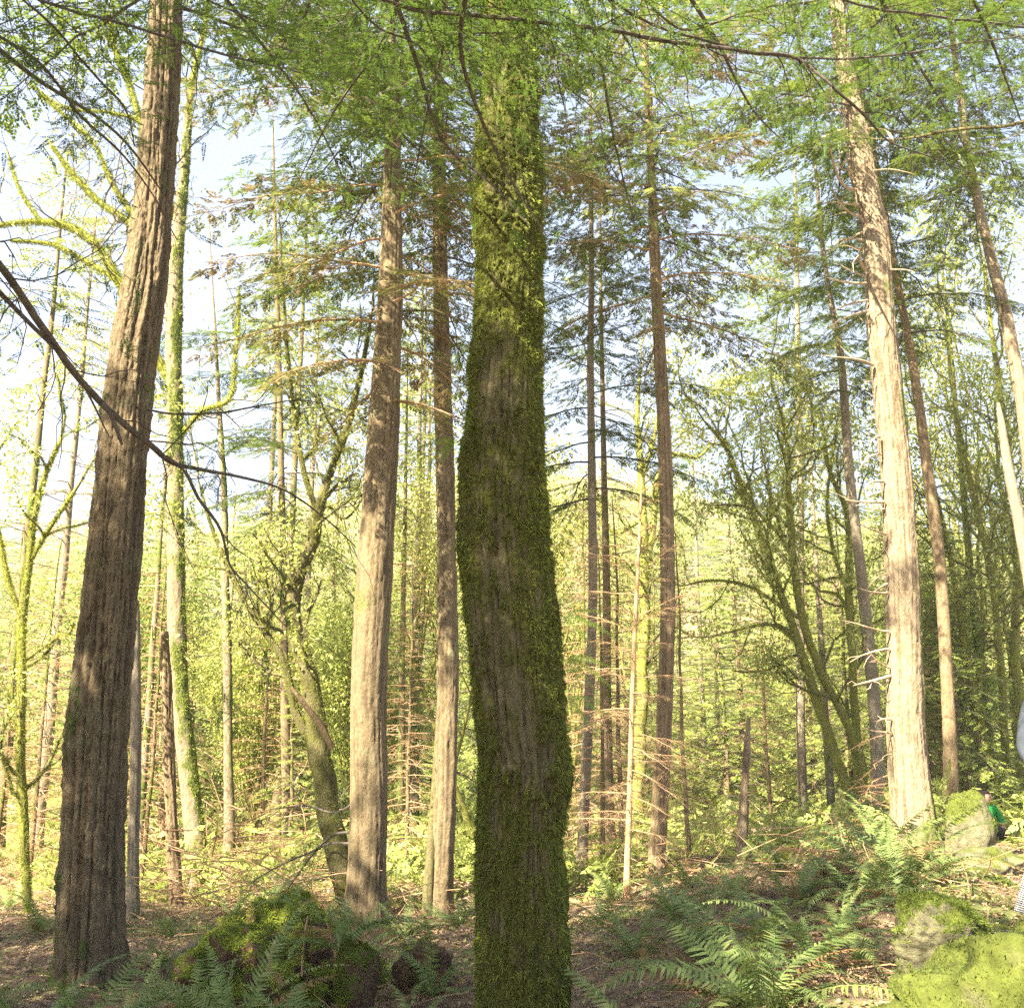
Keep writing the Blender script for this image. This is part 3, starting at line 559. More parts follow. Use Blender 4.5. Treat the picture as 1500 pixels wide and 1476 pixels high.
# ------------------------------------------------------------------ broadleaf trees drawn from the photograph
def drawn_maple(name, label, stems, d, seed, bark='bark_moss', leafmat='leaf', kids=(3, 3), per=3, leaf=.07, moss=160, msize=.03, mmat='moss_bright', twigL=.9, n_out=7, up=.15, group=None):
    """stems: lists of (px, py, w[, depth offset]) from foot to tip; each throws finer limbs of its own"""
    r = np.random.default_rng(seed); q0 = stems[0][0]; b = P(q0[0], q0[1], d); base = np.array([b[0], b[1], G(b[0], b[1])])
    root = thing(name, base, label, 'tree', group); nodes = []; tips = []
    tw = MB(); tk = MB()
    for si, s in enumerate(stems):
        pts = np.array([P(q[0], q[1], d + (q[3] if len(q) > 3 else 0)) for q in s]); rad = np.array([WPX(q[2], q[1], d) / 2 for q in s])
        if s[0][1] > 1150: pts = np.vstack([[pts[0][0], pts[0][1], min(base[2], pts[0][2]) - .25], pts]); rad = np.concatenate([[rad[0] * 1.25], rad])
        c, rr, qq = resample(pts, rad, .06); c = c + .6 * rr[:, None] * np.stack([fbm(c * 2.2 + si, 2, seed), fbm(c * 2.2 + 9, 2, seed), c[:, 0] * 0], -1)
        (lambda m_: tk.add(m_[0].v[0], m_[0].f[0]))(trunk_mesh(c, rr, .025, 26, 'maple', .009, seed + si, None, None, .3)) if rad[0] > .05 else tk.tube(c, rr * (1 + .18 * fbm(c * 5, 2, seed)), 7); nodes.append((c[::3], rr[::3]))
        L = qq[-1]; nn = max(2, int(n_out * L / 4))
        for k in range(nn):
            i = int(r.uniform(.3 if s[0][1] > 1150 else .1, 1) * (len(c) - 1)); dd = norm(c[min(i + 2, len(c) - 1)] - c[max(0, i - 2)])
            sdir = norm(np.cross(dd, r.normal(size=3))); limbs(tw, c[i], norm(dd * .6 + sdir), twigL * r.uniform(.5, 1.3), min(rr[i] * .5, .022), 1, r, tips, up, .25, (0,) + kids, 5, .8, nodes)
        limbs(tw, c[-1], norm(c[-1] - c[-4]), twigL, rr[-1] * .9, 1, r, tips, up, .2, (0,) + kids, 5, .8, nodes)
    sub(root, base, 'trunk', tk, bark, smooth=True, attrs={'moss': np.clip(.55 + 1.2 * fbm(np.concatenate(tk.v) * 5, 3, seed), 0, 1), 'ridge': np.full(sum(len(a) for a in tk.v), .8)}); sub(root, base, 'twigs', tw, 'bark_grey', smooth=True, attrs={'moss': np.full(sum(len(a) for a in tw.v), .3)})
    if per: lf = MB(); leaves_at(lf, tips, r, per, leaf); sub(root, base, 'crown', lf, leafmat)
    if moss: ms = MB(); moss_tubes(ms, nodes, moss, msize, seed); sub(root, base, 'moss', ms, mmat)
    return root, base
T2 = [(275,150,8),(274,190,12),(262,330,18),(255,450,24),(256,650,24),(257,800,24),(262,1000,28),(278,1150,28),(290,1290,30)]
t2, p2, r2, b2 = hero('mossy_pale_maple', T2, 13, 'bark_pale', 'pale trunk with a moss covered right side leaning behind the furrowed fir', step=.03, seg=48, amp=.006, seed=2, moss=mossfun(-.10, side=(.36, -.05), seed=3, f=6, fz=2), blades=15000, bsize=.026, bmat='moss_bright', thr=.3, flare=1.1)
r = np.random.default_rng(2); tk = MB(); tw = MB(); nodes = []; tips = []
for s in ([(252,560,14),(215,500,12),(178,418,11),(125,345,10),(95,330,9),(60,325,7),(0,330,5),(-60,345,4)], [(200,480,8),(178,420,7),(130,385,6),(75,358,5),(15,352,3)], [(258,430,9),(225,375,9),(187,325,8),(150,300,8),(115,265,7),(95,240,5),(70,205,3)],
          [(262,330,9),(230,250,8),(206,178,7),(186,115,7),(170,75,6),(160,20,4)], [(235,220,5),(206,178,5),(160,165,4),(95,158,3),(40,120,2)], [(228,400,8),(195,318,7),(165,270,6),(140,215,4),(60,140,3)], [(262,640,10),(300,600,8),(330,590,6),(345,520,5),(350,420,3)], [(274,190,9),(284,110,7),(300,40,5),(310,-40,3)], [(60,325,5),(30,280,4),(10,220,3)]):
    pts = np.array([P(q[0], q[1], 13) for q in s]); c, rr, qq = resample(pts, [WPX(q[2], q[1], 13) / 2 for q in s], .06); tk.tube(c, rr, 8); nodes.append((c[::3], rr[::3] * 1.15))
    for k in range(int(qq[-1] * 3.2)):
        i = int(r.uniform(.1, 1) * (len(c) - 1)); limbs(tw, c[i], r.normal(size=3) + (0, 0, .4), r.uniform(.5, 1.2), min(.016, rr[i] * .4), 1, r, tips, .1, .25, (0, 3, 2), 4, .8)
sub(t2, b2, 'limbs', tk, 'bark_moss', smooth=True, attrs={'moss': np.ones(sum(len(a) for a in tk.v))}); sub(t2, b2, 'twigs', tw, 'bark_grey')
ms = MB(); moss_tubes(ms, nodes, 900, .035, 2); sub(t2, b2, 'limb_moss', ms, 'moss_bright'); lf = MB(); leaves_at(lf, tips, r, 1, .05); sub(t2, b2, 'crown', lf, 'leaf')

tw_root, tw_base = drawn_maple('twisted_maple', 'twisted mossy maple with a torn reddish trunk just left of the broad brown trunk',
    [[(505,1310,30),(484,1200,33),(468,1100,34),(455,1000,27),(432,930,24),(428,870,22),(455,800,20),(466,750,14),(485,690,10),(510,620,9),(530,540,7),(541,480,4)],
     [(466,755,9),(445,690,8),(432,610,7),(420,500,5),(414,400,3)], [(478,1110,15),(440,1060,13),(410,960,12),(385,920,10),(345,850,8),(310,770,5),(290,700,3)], [(430,900,9),(400,860,7),(360,840,5),(300,830,3)], [(460,790,7),(480,740,6),(500,760,4),(540,720,2)]],
    10.5, 31, bark='bark_maple', moss=700, msize=.022, per=3, leaf=.05, twigL=.8)
sn = MB(); sn.tube([P(487,1095,10.3), P(468,1060,10.2), P(445,1030,10.1), P(426,1006,10.1)], [.032, .036, .026, .018], 9, cap=True)
sub(tw_root, tw_base, 'broken_branch', sn, 'bark_red', smooth=True)
drawn_maple('forked_young_maple', 'yellow green mossy young tree with a fork near the left edge of the photo',
    [[(42,1385,13),(36,1250,12),(30,1100,11),(32,1000,11),(33,900,11),(42,830,9),(50,760,8),(65,700,7),(90,640,4)], [(33,905,8),(15,860,7),(0,790,6),(-20,700,5)], [(45,820,6),(75,770,6),(105,725,6),(118,705,4)]], 10, 32, moss=2200, msize=.02, per=4, leaf=.045, twigL=.7)
drawn_maple('mossy_double_maple', 'mossy maple of two curved stems left of the pale sunlit fir',
    [[(1262,1240,18),(1240,1150,16),(1215,1080,14),(1165,930,12),(1120,800,10),(1085,710,8),(1060,650,5),(1030,615,3)], [(1262,1200,14),(1262,1120,13),(1240,1060,12),(1192,960,11),(1166,850,11),(1156,740,9),(1152,640,6),(1130,560,3)],
     [(1172,905,7),(1140,885,6),(1100,860,5),(1040,850,4),(1000,858,2)], [(1170,942,7),(1130,915,5),(1090,920,4),(1060,928,2)], [(1160,810,6),(1135,775,5),(1110,750,4),(1095,700,3)], [(1122,795,6),(1130,740,5),(1120,680,3)]],
    16, 33, moss=320, msize=.04, per=4, leaf=.07, twigL=1.3, n_out=9)
drawn_maple('upright_mossy_maple', 'upright mossy stem between the double maple and the leaning grey conifer',
    [[(1262,1235,13),(1256,1100,12),(1250,1000,11),(1243,850,10),(1238,740,8),(1215,690,6),(1205,620,4)], [(1243,870,7),(1225,820,6),(1212,760,5),(1222,650,3)], [(1246,905,6),(1225,870,5),(1200,865,3)]], 17, 34, moss=250, msize=.04, per=3, leaf=.07, twigL=1.2)
drawn_maple('bluish_forked_maple', 'shaded forked maple directly behind the reddish conifer',
    [[(935,1300,18),(938,1100,17),(944,900,15),(942,770,12),(939,690,9),(934,600,6),(938,540,3)], [(945,850,10),(958,760,9),(965,700,9),(990,665,7),(1020,670,5),(1045,648,3)], [(941,700,7),(958,640,5),(966,600,4),(985,560,3)], [(942,760,6),(900,780,5),(880,745,4),(872,700,2)]],
    18, 35, bark='bark_moss', moss=250, msize=.04, per=2, leaf=.06, leafmat='leaf_mid', twigL=1.3, mmat='moss')
for k, (s, lb) in enumerate((([[(1478,1215,12),(1455,1130,11),(1432,1040,9),(1415,960,8),(1400,860,7),(1380,760,5),(1350,640,3)], [(1432,1040,6),(1440,930,5),(1432,800,4)]], 'slim mossy stem bowed left behind the child in green'),
        ([[(1484,1210,13),(1474,1100,11),(1466,980,10),(1452,850,8),(1425,720,7),(1400,600,5),(1385,480,3)], [(1452,860,6),(1470,760,5),(1480,640,3)]], 'tall mossy stem in the group behind the child in green, its fork open above'),
        ([[(1500,1205,15),(1492,1060,13),(1488,940,12),(1490,800,10),(1468,600,8),(1452,480,6),(1440,380,4)], [(1489,850,6),(1520,760,5)]], 'thick mossy stem at the right edge behind the woman'),
        ([[(1458,1200,9),(1430,1080,8),(1418,1000,7),(1412,900,5),(1420,780,3)]], 'thinnest pinkish stem in the group behind the child in green'))):
    drawn_maple('mossy_alder_tree', lb, s, 17 + .6 * k, 36 + k, moss=220, msize=.04, per=4, leaf=.07, twigL=1.5, leafmat='leaf_mid', bark='bark_moss' if k < 3 else 'bark_red', group='slim stems behind the child')

# ------------------------------------------------------------------ hemlocks whose boughs hang over the camera
def overhang(name, label, foot, h, branches, sprays, seed, rad=.14, crown=None):
    base = np.array([foot[0], foot[1], G(*foot)]); root = thing(name, base, label, 'tree'); r = np.random.default_rng(seed)
    mb, v, nr, mo = trunk_mesh([base - (0, 0, .3), base + (0, 0, .5), base + (.05, .05, h * .5), base + (0, .1, h)], [rad * 1.4, rad, rad * .7, .02], .05, 32, 'plain', .006, seed, None, base)
    mb.build('trunk', M['bark_hem'], root, smooth=True, attrs={'moss': mo})
    for (hz, lst, mat, rich, wid) in branches:
        pts = ([base + (0, 0, hz)] if hz else []) + [P(q[0], q[1], q[3]) for q in lst]; rad_ = ([lst[0][2] * lst[0][3] / 1478 / 2 * 1.1] if hz else []) + [q[2] * q[3] / 1478 / 2 * .85 for q in lst]
        c, rr, qq = resample(pts, rad_, .04); c = c + .012 * np.stack([fbm(c * 3, 3, seed), fbm(c * 3 + 5, 3, seed), fbm(c * 3 + 9, 3, seed)], -1)
        w = MB(); w.tube(c, rr * (1 + .15 * fbm(c * 12, 2, seed)), 8); s = Sprays(); k0 = int(len(c) * .15)
        if rich > 0: bough(w, s, None, None, 0, r, 0, rich * 3.0, wid, .115, .010, .02, .052, 3, axis=c[k0::3])
        # bare crooked side twigs
        for k in range(int(qq[-1] * 5)):
            i = int(r.uniform(.25, 1) * (len(c) - 1)); tp = []; limbs(w, c[i], norm(c[i] - c[max(0, i - 3)]) + r.normal(size=3) * .7 + (0, 0, -.25), r.uniform(.15, .55), min(.0035, rr[i] * .5), 1, r, tp, -.05, .3, (0, 2, 2), 3, .7)
            if rich >= 0 and r.random() < .35 + .3 * rich: e = np.concatenate(tp); s.add(e, r.normal(size=e.shape) + (0, 0, -.3), r.uniform(.05, .09, len(e)))
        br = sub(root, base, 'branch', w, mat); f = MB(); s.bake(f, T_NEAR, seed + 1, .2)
        if f.v: fo = sub(root, base, 'needles', f, 'needle_near'); fo.parent = br
    w = MB(); s = Sprays()
    for (lst, wid, dens, sz) in sprays:
        pts = [P(*q) for q in lst]; start = base + (0, 0, max(1.0, pts[0][2] - base[2] - .3)); c, rr, qq = resample([start] + pts, [.02] + list(np.linspace(.012, .003, len(pts))), .07)
        w.tube(c, rr, 5); k0 = int(len(c) * .35); bough(w, s, None, None, 0, r, 0, dens, wid, sz, .009, .02, .055, 3, axis=c[k0::2])
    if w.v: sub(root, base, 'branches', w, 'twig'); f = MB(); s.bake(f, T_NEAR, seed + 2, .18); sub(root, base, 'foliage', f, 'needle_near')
    if crown: put_crown(root, *crown)
    return root
overhang('leaning_in_hemlock', 'hemlock out of view on the left whose dark boughs cross the furrowed fir', (-3.7, 2.2), 11,
    [(2.9, [(-60,330,13,2.7),(0,390,14,3.0),(75,500,13,3.3),(160,602,12,3.6),(225,656,11,3.8),(265,681,8,4),(330,695,6,4.1),(400,712,4,4.2),(470,752,3,4.4),(520,800,2,4.5)], 'twig', 0, .3),
     (None, [(150,590,9,3.55),(165,610,8,3.56),(172,630,7,3.57),(179,652,5,3.58)], 'twig', -1, .1),
     (None, [(245,668,8,3.9),(268,684,6,3.95),(290,730,6,4.0),(325,780,5,4.1),(338,830,4,4.2),(365,862,3,4.2),(420,920,2,4.3)], 'twig', 0, .3),
     (None, [(200,597,4,4),(275,608,4,4.2),(320,605,4,4.3),(380,595,3,4.4),(440,585,2,4.5),(520,610,1.5,4.6)], 'twig', .3, .3),
     (3.6, [(-80,10,6,2.8),(0,52,6,3),(60,92,5.5,3.2),(130,182,5,3.5),(170,217,4.5,3.6),(215,270,3,3.8),(260,350,2,4)], 'twig', .35, .4),
     (3.9, [(-20,-40,6,2.8),(55,0,7,3.1),(130,22,6,3.4),(250,56,6,3.8),(330,80,5,4.2),(440,106,3,4.6)], 'twig', .5, .5),
     (3.7, [(0,-30,5,2.8),(40,5,5,3),(90,52,5,3.2),(140,112,4.5,3.4),(186,165,4,3.6),(190,175,3.5,3.6),(199,215,2,3.7)], 'twig', .4, .45),
     (4.1, [(200,-60,5,4),(330,12,4,4.6),(440,60,3,5),(520,110,2,5.4)], 'twig', .6, .5)],
    [([(-90,30,2.8),(60,120,3.6),(190,215,4.2),(250,300,4.5)], .38, 4, .11), ([(-80,380,2.9),(40,470,3.6),(120,560,4),(160,640,4.2)], .3, 4, .10),
     ([(240,-90,4),(380,60,5),(470,190,5.8),(520,300,6.2)], .42, 5.5, .12)], 41, crown=('crown_lace', (0, 0, 4.6), .62, 0))
overhang('overhead_hemlock', 'hemlock whose long dark bough crosses the whole top of the photo', (.9, -1.7), 11.5,
    [(4.2, [(430,-110,9,2.9),(550,-6,8,3.3),(600,12,8,3.4),(750,28,8.5,3.5),(850,40,8,3.6),(1000,62,8,3.8),(1100,76,7.5,3.9),(1170,87,7,4),(1220,127,6,4),(1265,167,5.5,4.1),(1300,205,4,4.2),(1370,232,2.5,4.3),(1440,260,1.5,4.4)], 'twig', .4, .45),
     (4.3, [(1000,50,5,3.8),(1170,84,4.5,4),(1300,82,4,4.1),(1400,66,3,4.2),(1510,52,2.5,4.3)], 'twig', .4, .4),
     (4.2, [(765,10,4,3.45),(790,38,4,3.5),(812,72,3.5,3.6),(815,112,3,3.6),(828,168,2.5,3.7),(832,260,1.5,3.8)], 'twig', .3, .3),
     (4.1, [(800,70,3,3.6),(815,115,3,3.6),(868,160,2.5,3.7),(892,235,2,3.8),(930,300,1.5,3.9)], 'twig', .3, .3),
     (4.4, [(470,-60,4,3.3),(515,0,4.5,3.5),(560,42,4,3.7),(612,66,4,3.9),(652,122,3,4.2),(700,165,2,4.5)], 'twig', .5, .4),
     (4.3, [(900,-60,5,3.2),(1000,42,5,3.8),(1090,18,5,4.2),(1185,2,4.5,4.6),(1300,-20,3,5)], 'bark_moss', .3, .4),
     (4.0, [(1560,150,7,4),(1500,178,6.5,4.1),(1400,190,6,4.2),(1310,206,4,4.4),(1240,200,2,4.6)], 'bark_moss', .1, .3),
     (4.4, [(1130,-50,5,3.5),(1250,5,5,4),(1350,22,5,4.4),(1500,40,5,4.8)], 'twig', .6, .45)],
    [([(560,-90,3),(610,90,4),(655,215,4.3),(720,270,4.4),(775,330,4.4)], .36, 7, .10), ([(690,-60,3),(685,120,3.8),(735,240,4.1),(800,345,4.2)], .26, 8, .095), ([(600,-90,3.2),(560,60,4.4),(480,180,5.4),(430,280,6)], .42, 5.5, .12), ([(640,-90,3.2),(650,60,4.2),(620,190,5),(600,300,5.5)], .42, 5.5, .12),
     ([(840,-90,3.4),(880,90,4.4),(905,230,5.2),(930,330,5.6)], .4, 4.5, .12), ([(980,-80,3.4),(1050,60,4.6),(1110,170,5.4),(1150,210,5.8)], .4, 4.5, .12), ([(1260,-80,4),(1330,70,5),(1390,170,5.8),(1430,250,6.2)], .35, 4, .12),
     ([(1400,-80,4),(1460,80,5),(1500,190,5.5)], .5, 6, .12), ([(480,-90,3.6),(440,40,4.8),(400,130,5.8)], .42, 5.5, .12), ([(700,-90,3.4),(740,20,4.6),(800,100,5.4)], .35, 5, .12)],
    42, crown=('crown_lace', (0, 0, 5.6), .55, 1))

# unseen hemlocks added behind and left of the viewpoint to shade the glade
for k, (x, y, h, sc, key) in enumerate([(-7.6, -.6, 2.4, .92, 'crown_dense'), (-5.0, .3, 4.0, .62, 'crown_dense'), (-6.7, 2.8, 3.0, .6, 'crown_dense'), (-8.5, -4.5, 3.0, 1.0, 'crown_dense'), (-7.5, 4.6, 2.6, .6, 'crown_dense')]):
    base = np.array([x, y, G(x, y)]); root = thing('shade_hemlock', base, 'bushy hemlock added out of view to shade the near ferns', 'tree', 'hemlocks added to shade the glade')
    mb, v, nr, mo = trunk_mesh([base - (0, 0, .3), base + (0, 0, 1), base + (0, 0, h + 9 * sc)], [.2, .15, .02], .1, 20, 'plain', .004, 60 + k, None, base)
    mb.build('trunk', M['bark_hem'], root, smooth=True, attrs={'moss': mo}); put_crown(root, key, (0, 0, h), sc, k)

# ------------------------------------------------------------------ ferns: each frond is a part
def frond_mesh(L, arch, npair, mat, seed, wide=.16, twist=.0, curl=0):
    r = np.random.default_rng(seed); n = 26; t = np.linspace(0, 1, n); a0 = R(68) * arch[0]; a1 = R(arch[1])
    ang = a0 + (a1 - a0) * t ** 1.15; dx = np.cos(ang) * L / n; dz = np.sin(ang) * L / n
    x = np.concatenate([[0], np.cumsum(dx)[:-1]]); z = np.concatenate([[0], np.cumsum(dz)[:-1]]); y = .05 * L * np.sin(t * 2.5 + seed) * t
    ax = np.stack([x, y, z], -1); mb = MB(); mb.tube(ax, .0035 * (1.1 - t), 4)
    tg = norm(np.gradient(ax, axis=0)); side = norm(np.cross(tg, (0, 0, 1.))); nrm = np.cross(side, tg)
    u = np.repeat(.12 + .88 * (np.arange(npair) + .5) / npair, 2); s = np.tile([1., -1.], npair)[:, None]; u = np.clip(u + r.uniform(-.3, .3, len(u)) / npair, 0, .995)
    I = lambda A: np.stack([np.interp(u, t, A[:, k]) for k in range(3)], -1)
    pos, T_, S_, N_ = I(ax), norm(I(tg)), norm(I(side)), norm(I(nrm))
    w = wide * L * np.sin(np.pi * np.clip(u, 0, 1) ** .62) ** .75 * .55 + .006
    X = norm(S_ * s + T_ * (.28 + .6 * u[:, None]) + N_ * r.uniform(-.25, .12, (len(u), 1)) - np.array([0, 0, .12]))
    Z = norm(np.cross(X, T_ * s)); Y = np.cross(Z, X)
    wd = (.062 * L / npair * 13) / np.maximum(w, .01)
    tv = np.array([(0, -.5, 0), (.25, -.62, .02), (.7, -.36, .0), (1, 0, -.07), (.7, .30, 0), (.22, .66, .02), (0, .5, 0)]); tf = np.array([(0, 1, 5, 6)]), np.array([(1, 2, 4, 5)]), np.array([(2, 3, 4)])
    V = pos[:, None] + w[:, None, None] * (tv[None, :, 0:1] * X[:, None] + tv[None, :, 2:3] * Z[:, None]) + (.0065 + .0085 * L) * (1 - .4 * u)[:, None, None] * tv[None, :, 1:2] * Y[:, None]
    k0 = mb.n; mb.add(V.reshape(-1, 3), (tf[0][None] + (np.arange(len(u)) * 7)[:, None, None]).reshape(-1, 4))
    for q in (tf[1], tf[2]):
        f = (q[None] + (np.arange(len(u)) * 7)[:, None, None]).reshape(-1, q.shape[1]); mb.add(np.zeros((0, 3)), f - mb.n + k0)
    return mb.mesh('frond', M[mat])
FR = {m: [frond_mesh(1, a, 34, m, 50 + i) for i, a in enumerate([((1.0), -35), ((.85), -55), ((1.15), 5), ((.7), -30), ((.55), -25), ((1.25), 40)]) ] if False else
      [frond_mesh(1, (a, b), 34, m, 50 + i) for i, (a, b) in enumerate([(1.0, -35), (.85, -55), (1.15, 5), (.7, -30), (.5, -28), (1.25, 45)])] for m in ('fern', 'fern_bright', 'fern_dead')}
def fern(x, y, size, label, group, seed, n=None, mat='fern', dead=3, lift=0, z=None, tilt=0, only=None):
    r = np.random.default_rng(seed); z = G(x, y) if z is None else z
    root = thing('sword_fern', (x, y, z + lift), label, 'fern', group); n = n or int(r.integers(11, 16))
    for k in range(n + dead):
        m = mat if k < n else 'fern_dead'; i = int(r.choice([0, 1, 2, 3, 4] if only is None else only)) if k < n else 4
        o = link('frond', FR[m][i], root, (r.normal() * .02, r.normal() * .02, -.01)); s = size * r.uniform(.45, 1.12); o.scale = (s, s * r.choice((-1, 1)), s)
        o.rotation_euler = (r.uniform(-.5, .5), r.uniform(-.3, .25) + tilt, k * 2.399 + r.uniform(-.35, .35))
    return root
def XD(px, py, d): return P(px, py, d)[0]
GR = 'sword ferns on the shaded bank right of the mossy maple'; GL = 'sword ferns around the furrowed fir and the mossy root mound'
fl = [(1120, 1450, 5.1, 1.05, 'largest sword fern, its wide fronds filling the bottom centre right of the photo'), (1030, 1410, 6.0, .85, 'upright sword fern between the largest fern and the mossy maple'),
      (1195, 1440, 5.6, .85, 'sword fern between the largest fern and the round mossy boulder'), (1345, 1290, 8.0, 1.05, 'sword fern with pale arching fronds at the foot of the pale sunlit fir'),
      (1285, 1310, 7.5, 1.0, 'sword fern hanging down the bank just below the pale sunlit fir'), (960, 1476, 4.7, .85, 'sword fern spreading at the bottom edge just right of the mossy maple'),
      (45, 1460, 5.2, .8, 'sword fern in the bottom left corner of the photo'), (125, 1470, 5.3, .8, 'sword fern with two long arching fronds in front of the furrowed fir foot'),
      (350, 1450, 5.5, .8, 'tall upright sword fern standing before the mossy root mound'), (290, 1400, 6.2, .62, 'small dense sword fern on the left flank of the mossy root mound'),
      (500, 1385, 5.9, .62, 'bluish sword fern drooping over the small mossy stump'), (455, 1490, 4.8, .8, 'pale arching sword fern at the bottom edge below the mossy root mound'),
      (640, 1450, 6.2, .75, 'sword fern with tall fronds hard against the left side of the mossy maple')]
for k, (px, py, d, s, lb) in enumerate(fl):
    x = XD(px, py, d); z = None
    if 'drooping over' in lb: z = G(x, d) + .36
    fern(x, d, s, lb, GR if px > 800 else GL, 200 + k, z=z, n=20 if k == 0 else None, only=[2, 5, 2, 0] if 'upright' in lb else None)
mor2 = [(1240, 9.2, .8), (1300, 9.6, .8), (1320, 7.2, .8), (1260, 6.9, .75)]
for k, (px, d, s) in enumerate(mor2): fern(XD(px, 1300, d), d, s, 'broad sword fern arching on the crest of the bank below the pale sunlit fir', GR, 230 + k, n=14)
mor = [(985,7.2,.42),(1080,7.4,.45),(1160,7,.45),(1235,6.5,.45),(1375,7.6,.4),(1255,8.6,.42),(1225,7.6,.45),(900,9,.4),(880,7.8,.4),(930,6.4,.42),(1010,8.4,.42),(1320,7.0,.4),(1150,8.4,.4),(1080,5.6,.5),(1260,5.9,.42),(1120,6.3,.5)]
for k, (px, d, s) in enumerate(mor): fern(XD(px, 1380, d), d, s * 1.4, 'one of the mid sized sword ferns crowding the shaded bank right of the mossy maple', GR, 240 + k)
mol = [(200,5.9,.42),(-20,6.2,.45),(250,8.6,.38),(600,5.4,.42),(590,7.8,.40),(540,7.2,.4),(420,8,.4),(330,7.4,.4),(670,8.2,.38),(245,7.3,.35),(560,6.6,.42),(60,8.6,.4),(10,10.5,.4)]
for k, (px, d, s) in enumerate(mol): fern(XD(px, 1380, d), d, s * 1.3, 'one of the smaller sword ferns left of the mossy maple', GL, 270 + k)
r = np.random.default_rng(91)
for k in range(46):
    d = r.uniform(10, 22); px = r.uniform(-40, 1540)
    if 690 < px < 840: continue
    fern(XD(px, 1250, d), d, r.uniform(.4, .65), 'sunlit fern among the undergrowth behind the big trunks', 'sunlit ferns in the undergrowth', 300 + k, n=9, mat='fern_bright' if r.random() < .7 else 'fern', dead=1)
for k, (px, py, d, s) in enumerate([(345, 1330, 6.35, .34), (430, 1310, 6.3, .30), (480, 1340, 6.2, .38), (395, 1300, 6.6, .28), (525, 1350, 6.1, .36)]):
    q = P(px, py, d); fern(q[0], d, s, 'small fern rooted on the mossy root mound', 'small ferns on the root mound', 400 + k, n=8, z=q[2] - .05, dead=1)
# little polypody ferns growing out of the moss on the maple trunk
def wall_fern(px, py, d, dirs, sz, label):
    o = P(px, py, d); root = thing('licorice_fern', o, label, 'fern', 'small ferns growing on the mossy trunk')
    for k, (yaw, pit, s) in enumerate(dirs):
        f = link('frond', FR['fern_bright'][4], root); f.scale = (sz * s,) * 3; f.rotation_euler = (r.uniform(.8, 1.4), pit, yaw)
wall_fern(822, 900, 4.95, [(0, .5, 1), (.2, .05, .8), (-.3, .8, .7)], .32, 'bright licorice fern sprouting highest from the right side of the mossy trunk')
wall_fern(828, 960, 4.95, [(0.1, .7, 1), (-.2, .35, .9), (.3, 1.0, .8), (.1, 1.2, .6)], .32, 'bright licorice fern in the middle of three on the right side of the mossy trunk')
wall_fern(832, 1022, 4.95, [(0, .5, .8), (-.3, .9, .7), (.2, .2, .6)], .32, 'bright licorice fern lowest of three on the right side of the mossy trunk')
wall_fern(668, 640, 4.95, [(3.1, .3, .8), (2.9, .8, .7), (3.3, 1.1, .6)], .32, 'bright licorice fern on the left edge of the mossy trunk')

# ------------------------------------------------------------------ stones and mounds
def ico(sub_):
    import bmesh
    bm = bmesh.new(); bmesh.ops.create_icosphere(bm, subdivisions=sub_, radius=1); bm.verts.ensure_lookup_table()
    v = np.array([q.co[:] for q in bm.verts]); f = np.array([[q.index for q in t.verts] for t in bm.faces]); bm.free(); return v, f
ICO = {k: ico(k) for k in (4, 5, 6)}
def stone(name, c, rad, label, cat, seed, rot=0, sub_=5, mossy=.5, blades=4000, bsize=.018, bmat='moss_bright', mat='rock', rough=.22, cuts=7, group=None, shape=None, thr=.3):
    r = np.random.default_rng(seed); v, f = ICO[sub_]; v = v.copy()
    for k in range(cuts):
        nn = norm(r.normal(size=3)); h = r.uniform(.55, .85); dd = v @ nn; v -= np.maximum(dd - h, 0)[:, None] * nn * .85
    v = v * (1 + rough * fbm(v * 1.6 + seed, 4, seed) + .5 * rough * fbm(v * 6, 3, seed + 1))[:, None]
    if shape: v = shape(v)
    v = v * np.asarray(rad); cr_, sr_ = math.cos(rot), math.sin(rot); v = np.stack([v[:, 0] * cr_ - v[:, 1] * sr_, v[:, 0] * sr_ + v[:, 1] * cr_, v[:, 2]], -1)
    a, b, d = v[f[:, 0]], v[f[:, 1]], v[f[:, 2]]; fn = np.cross(b - a, d - a); ar = np.linalg.norm(fn, axis=1); fn = norm(fn); cen = (a + b + d) / 3
    vn = np.zeros_like(v); np.add.at(vn, f.ravel(), np.repeat(fn * ar[:, None], 3, 0)); vn = norm(vn)
    mf = lambda p, n: sstep(-.12, .14, fbm(p * 3.2 + seed, 4, seed + 5) + .75 * n[:, 2] + mossy - .75)
    root = thing(name, c, label, cat, group); mb = MB(); mb.add(v, f); mb.build('body', M[mat], root, smooth=True, attrs={'moss': mf(v, vn)})
    if blades:
        p = np.clip(mf(cen, fn) - thr, 0, 1) * ar; p /= p.sum(); i = r.choice(len(cen), blades, p=p); w = r.dirichlet((1, 1, 1), blades)[:, :, None]
        pos = (w * v[f[i]]).sum(1); X = fn[i] + r.normal(size=(blades, 3)) * .45 + np.array([0, 0, -.25]); X, Y, Z = frames(X, fn[i], .5, r)
        s = bsize * r.uniform(.4, 1.2, blades) * (1 + 1.2 * np.clip(fbm(pos * 12, 2, seed), -.5, .8)); b = MB(); b.bake(T_BLADE[0] * np.array([1, 1.8, 1]), T_BLADE[1], pos - fn[i] * .003, X, Y, Z, s); b.build('moss', M[bmat], root)
    return root
stone('mossy_slab', (2.62, 3.75, .22), (1.42, .95, .84), 'huge sunlit slab covered in yellow green moss in the bottom right corner', 'rock', 3, sub_=6, mossy=.9, blades=80000, bsize=.019, bmat='slab_moss', rough=.30, cuts=5)
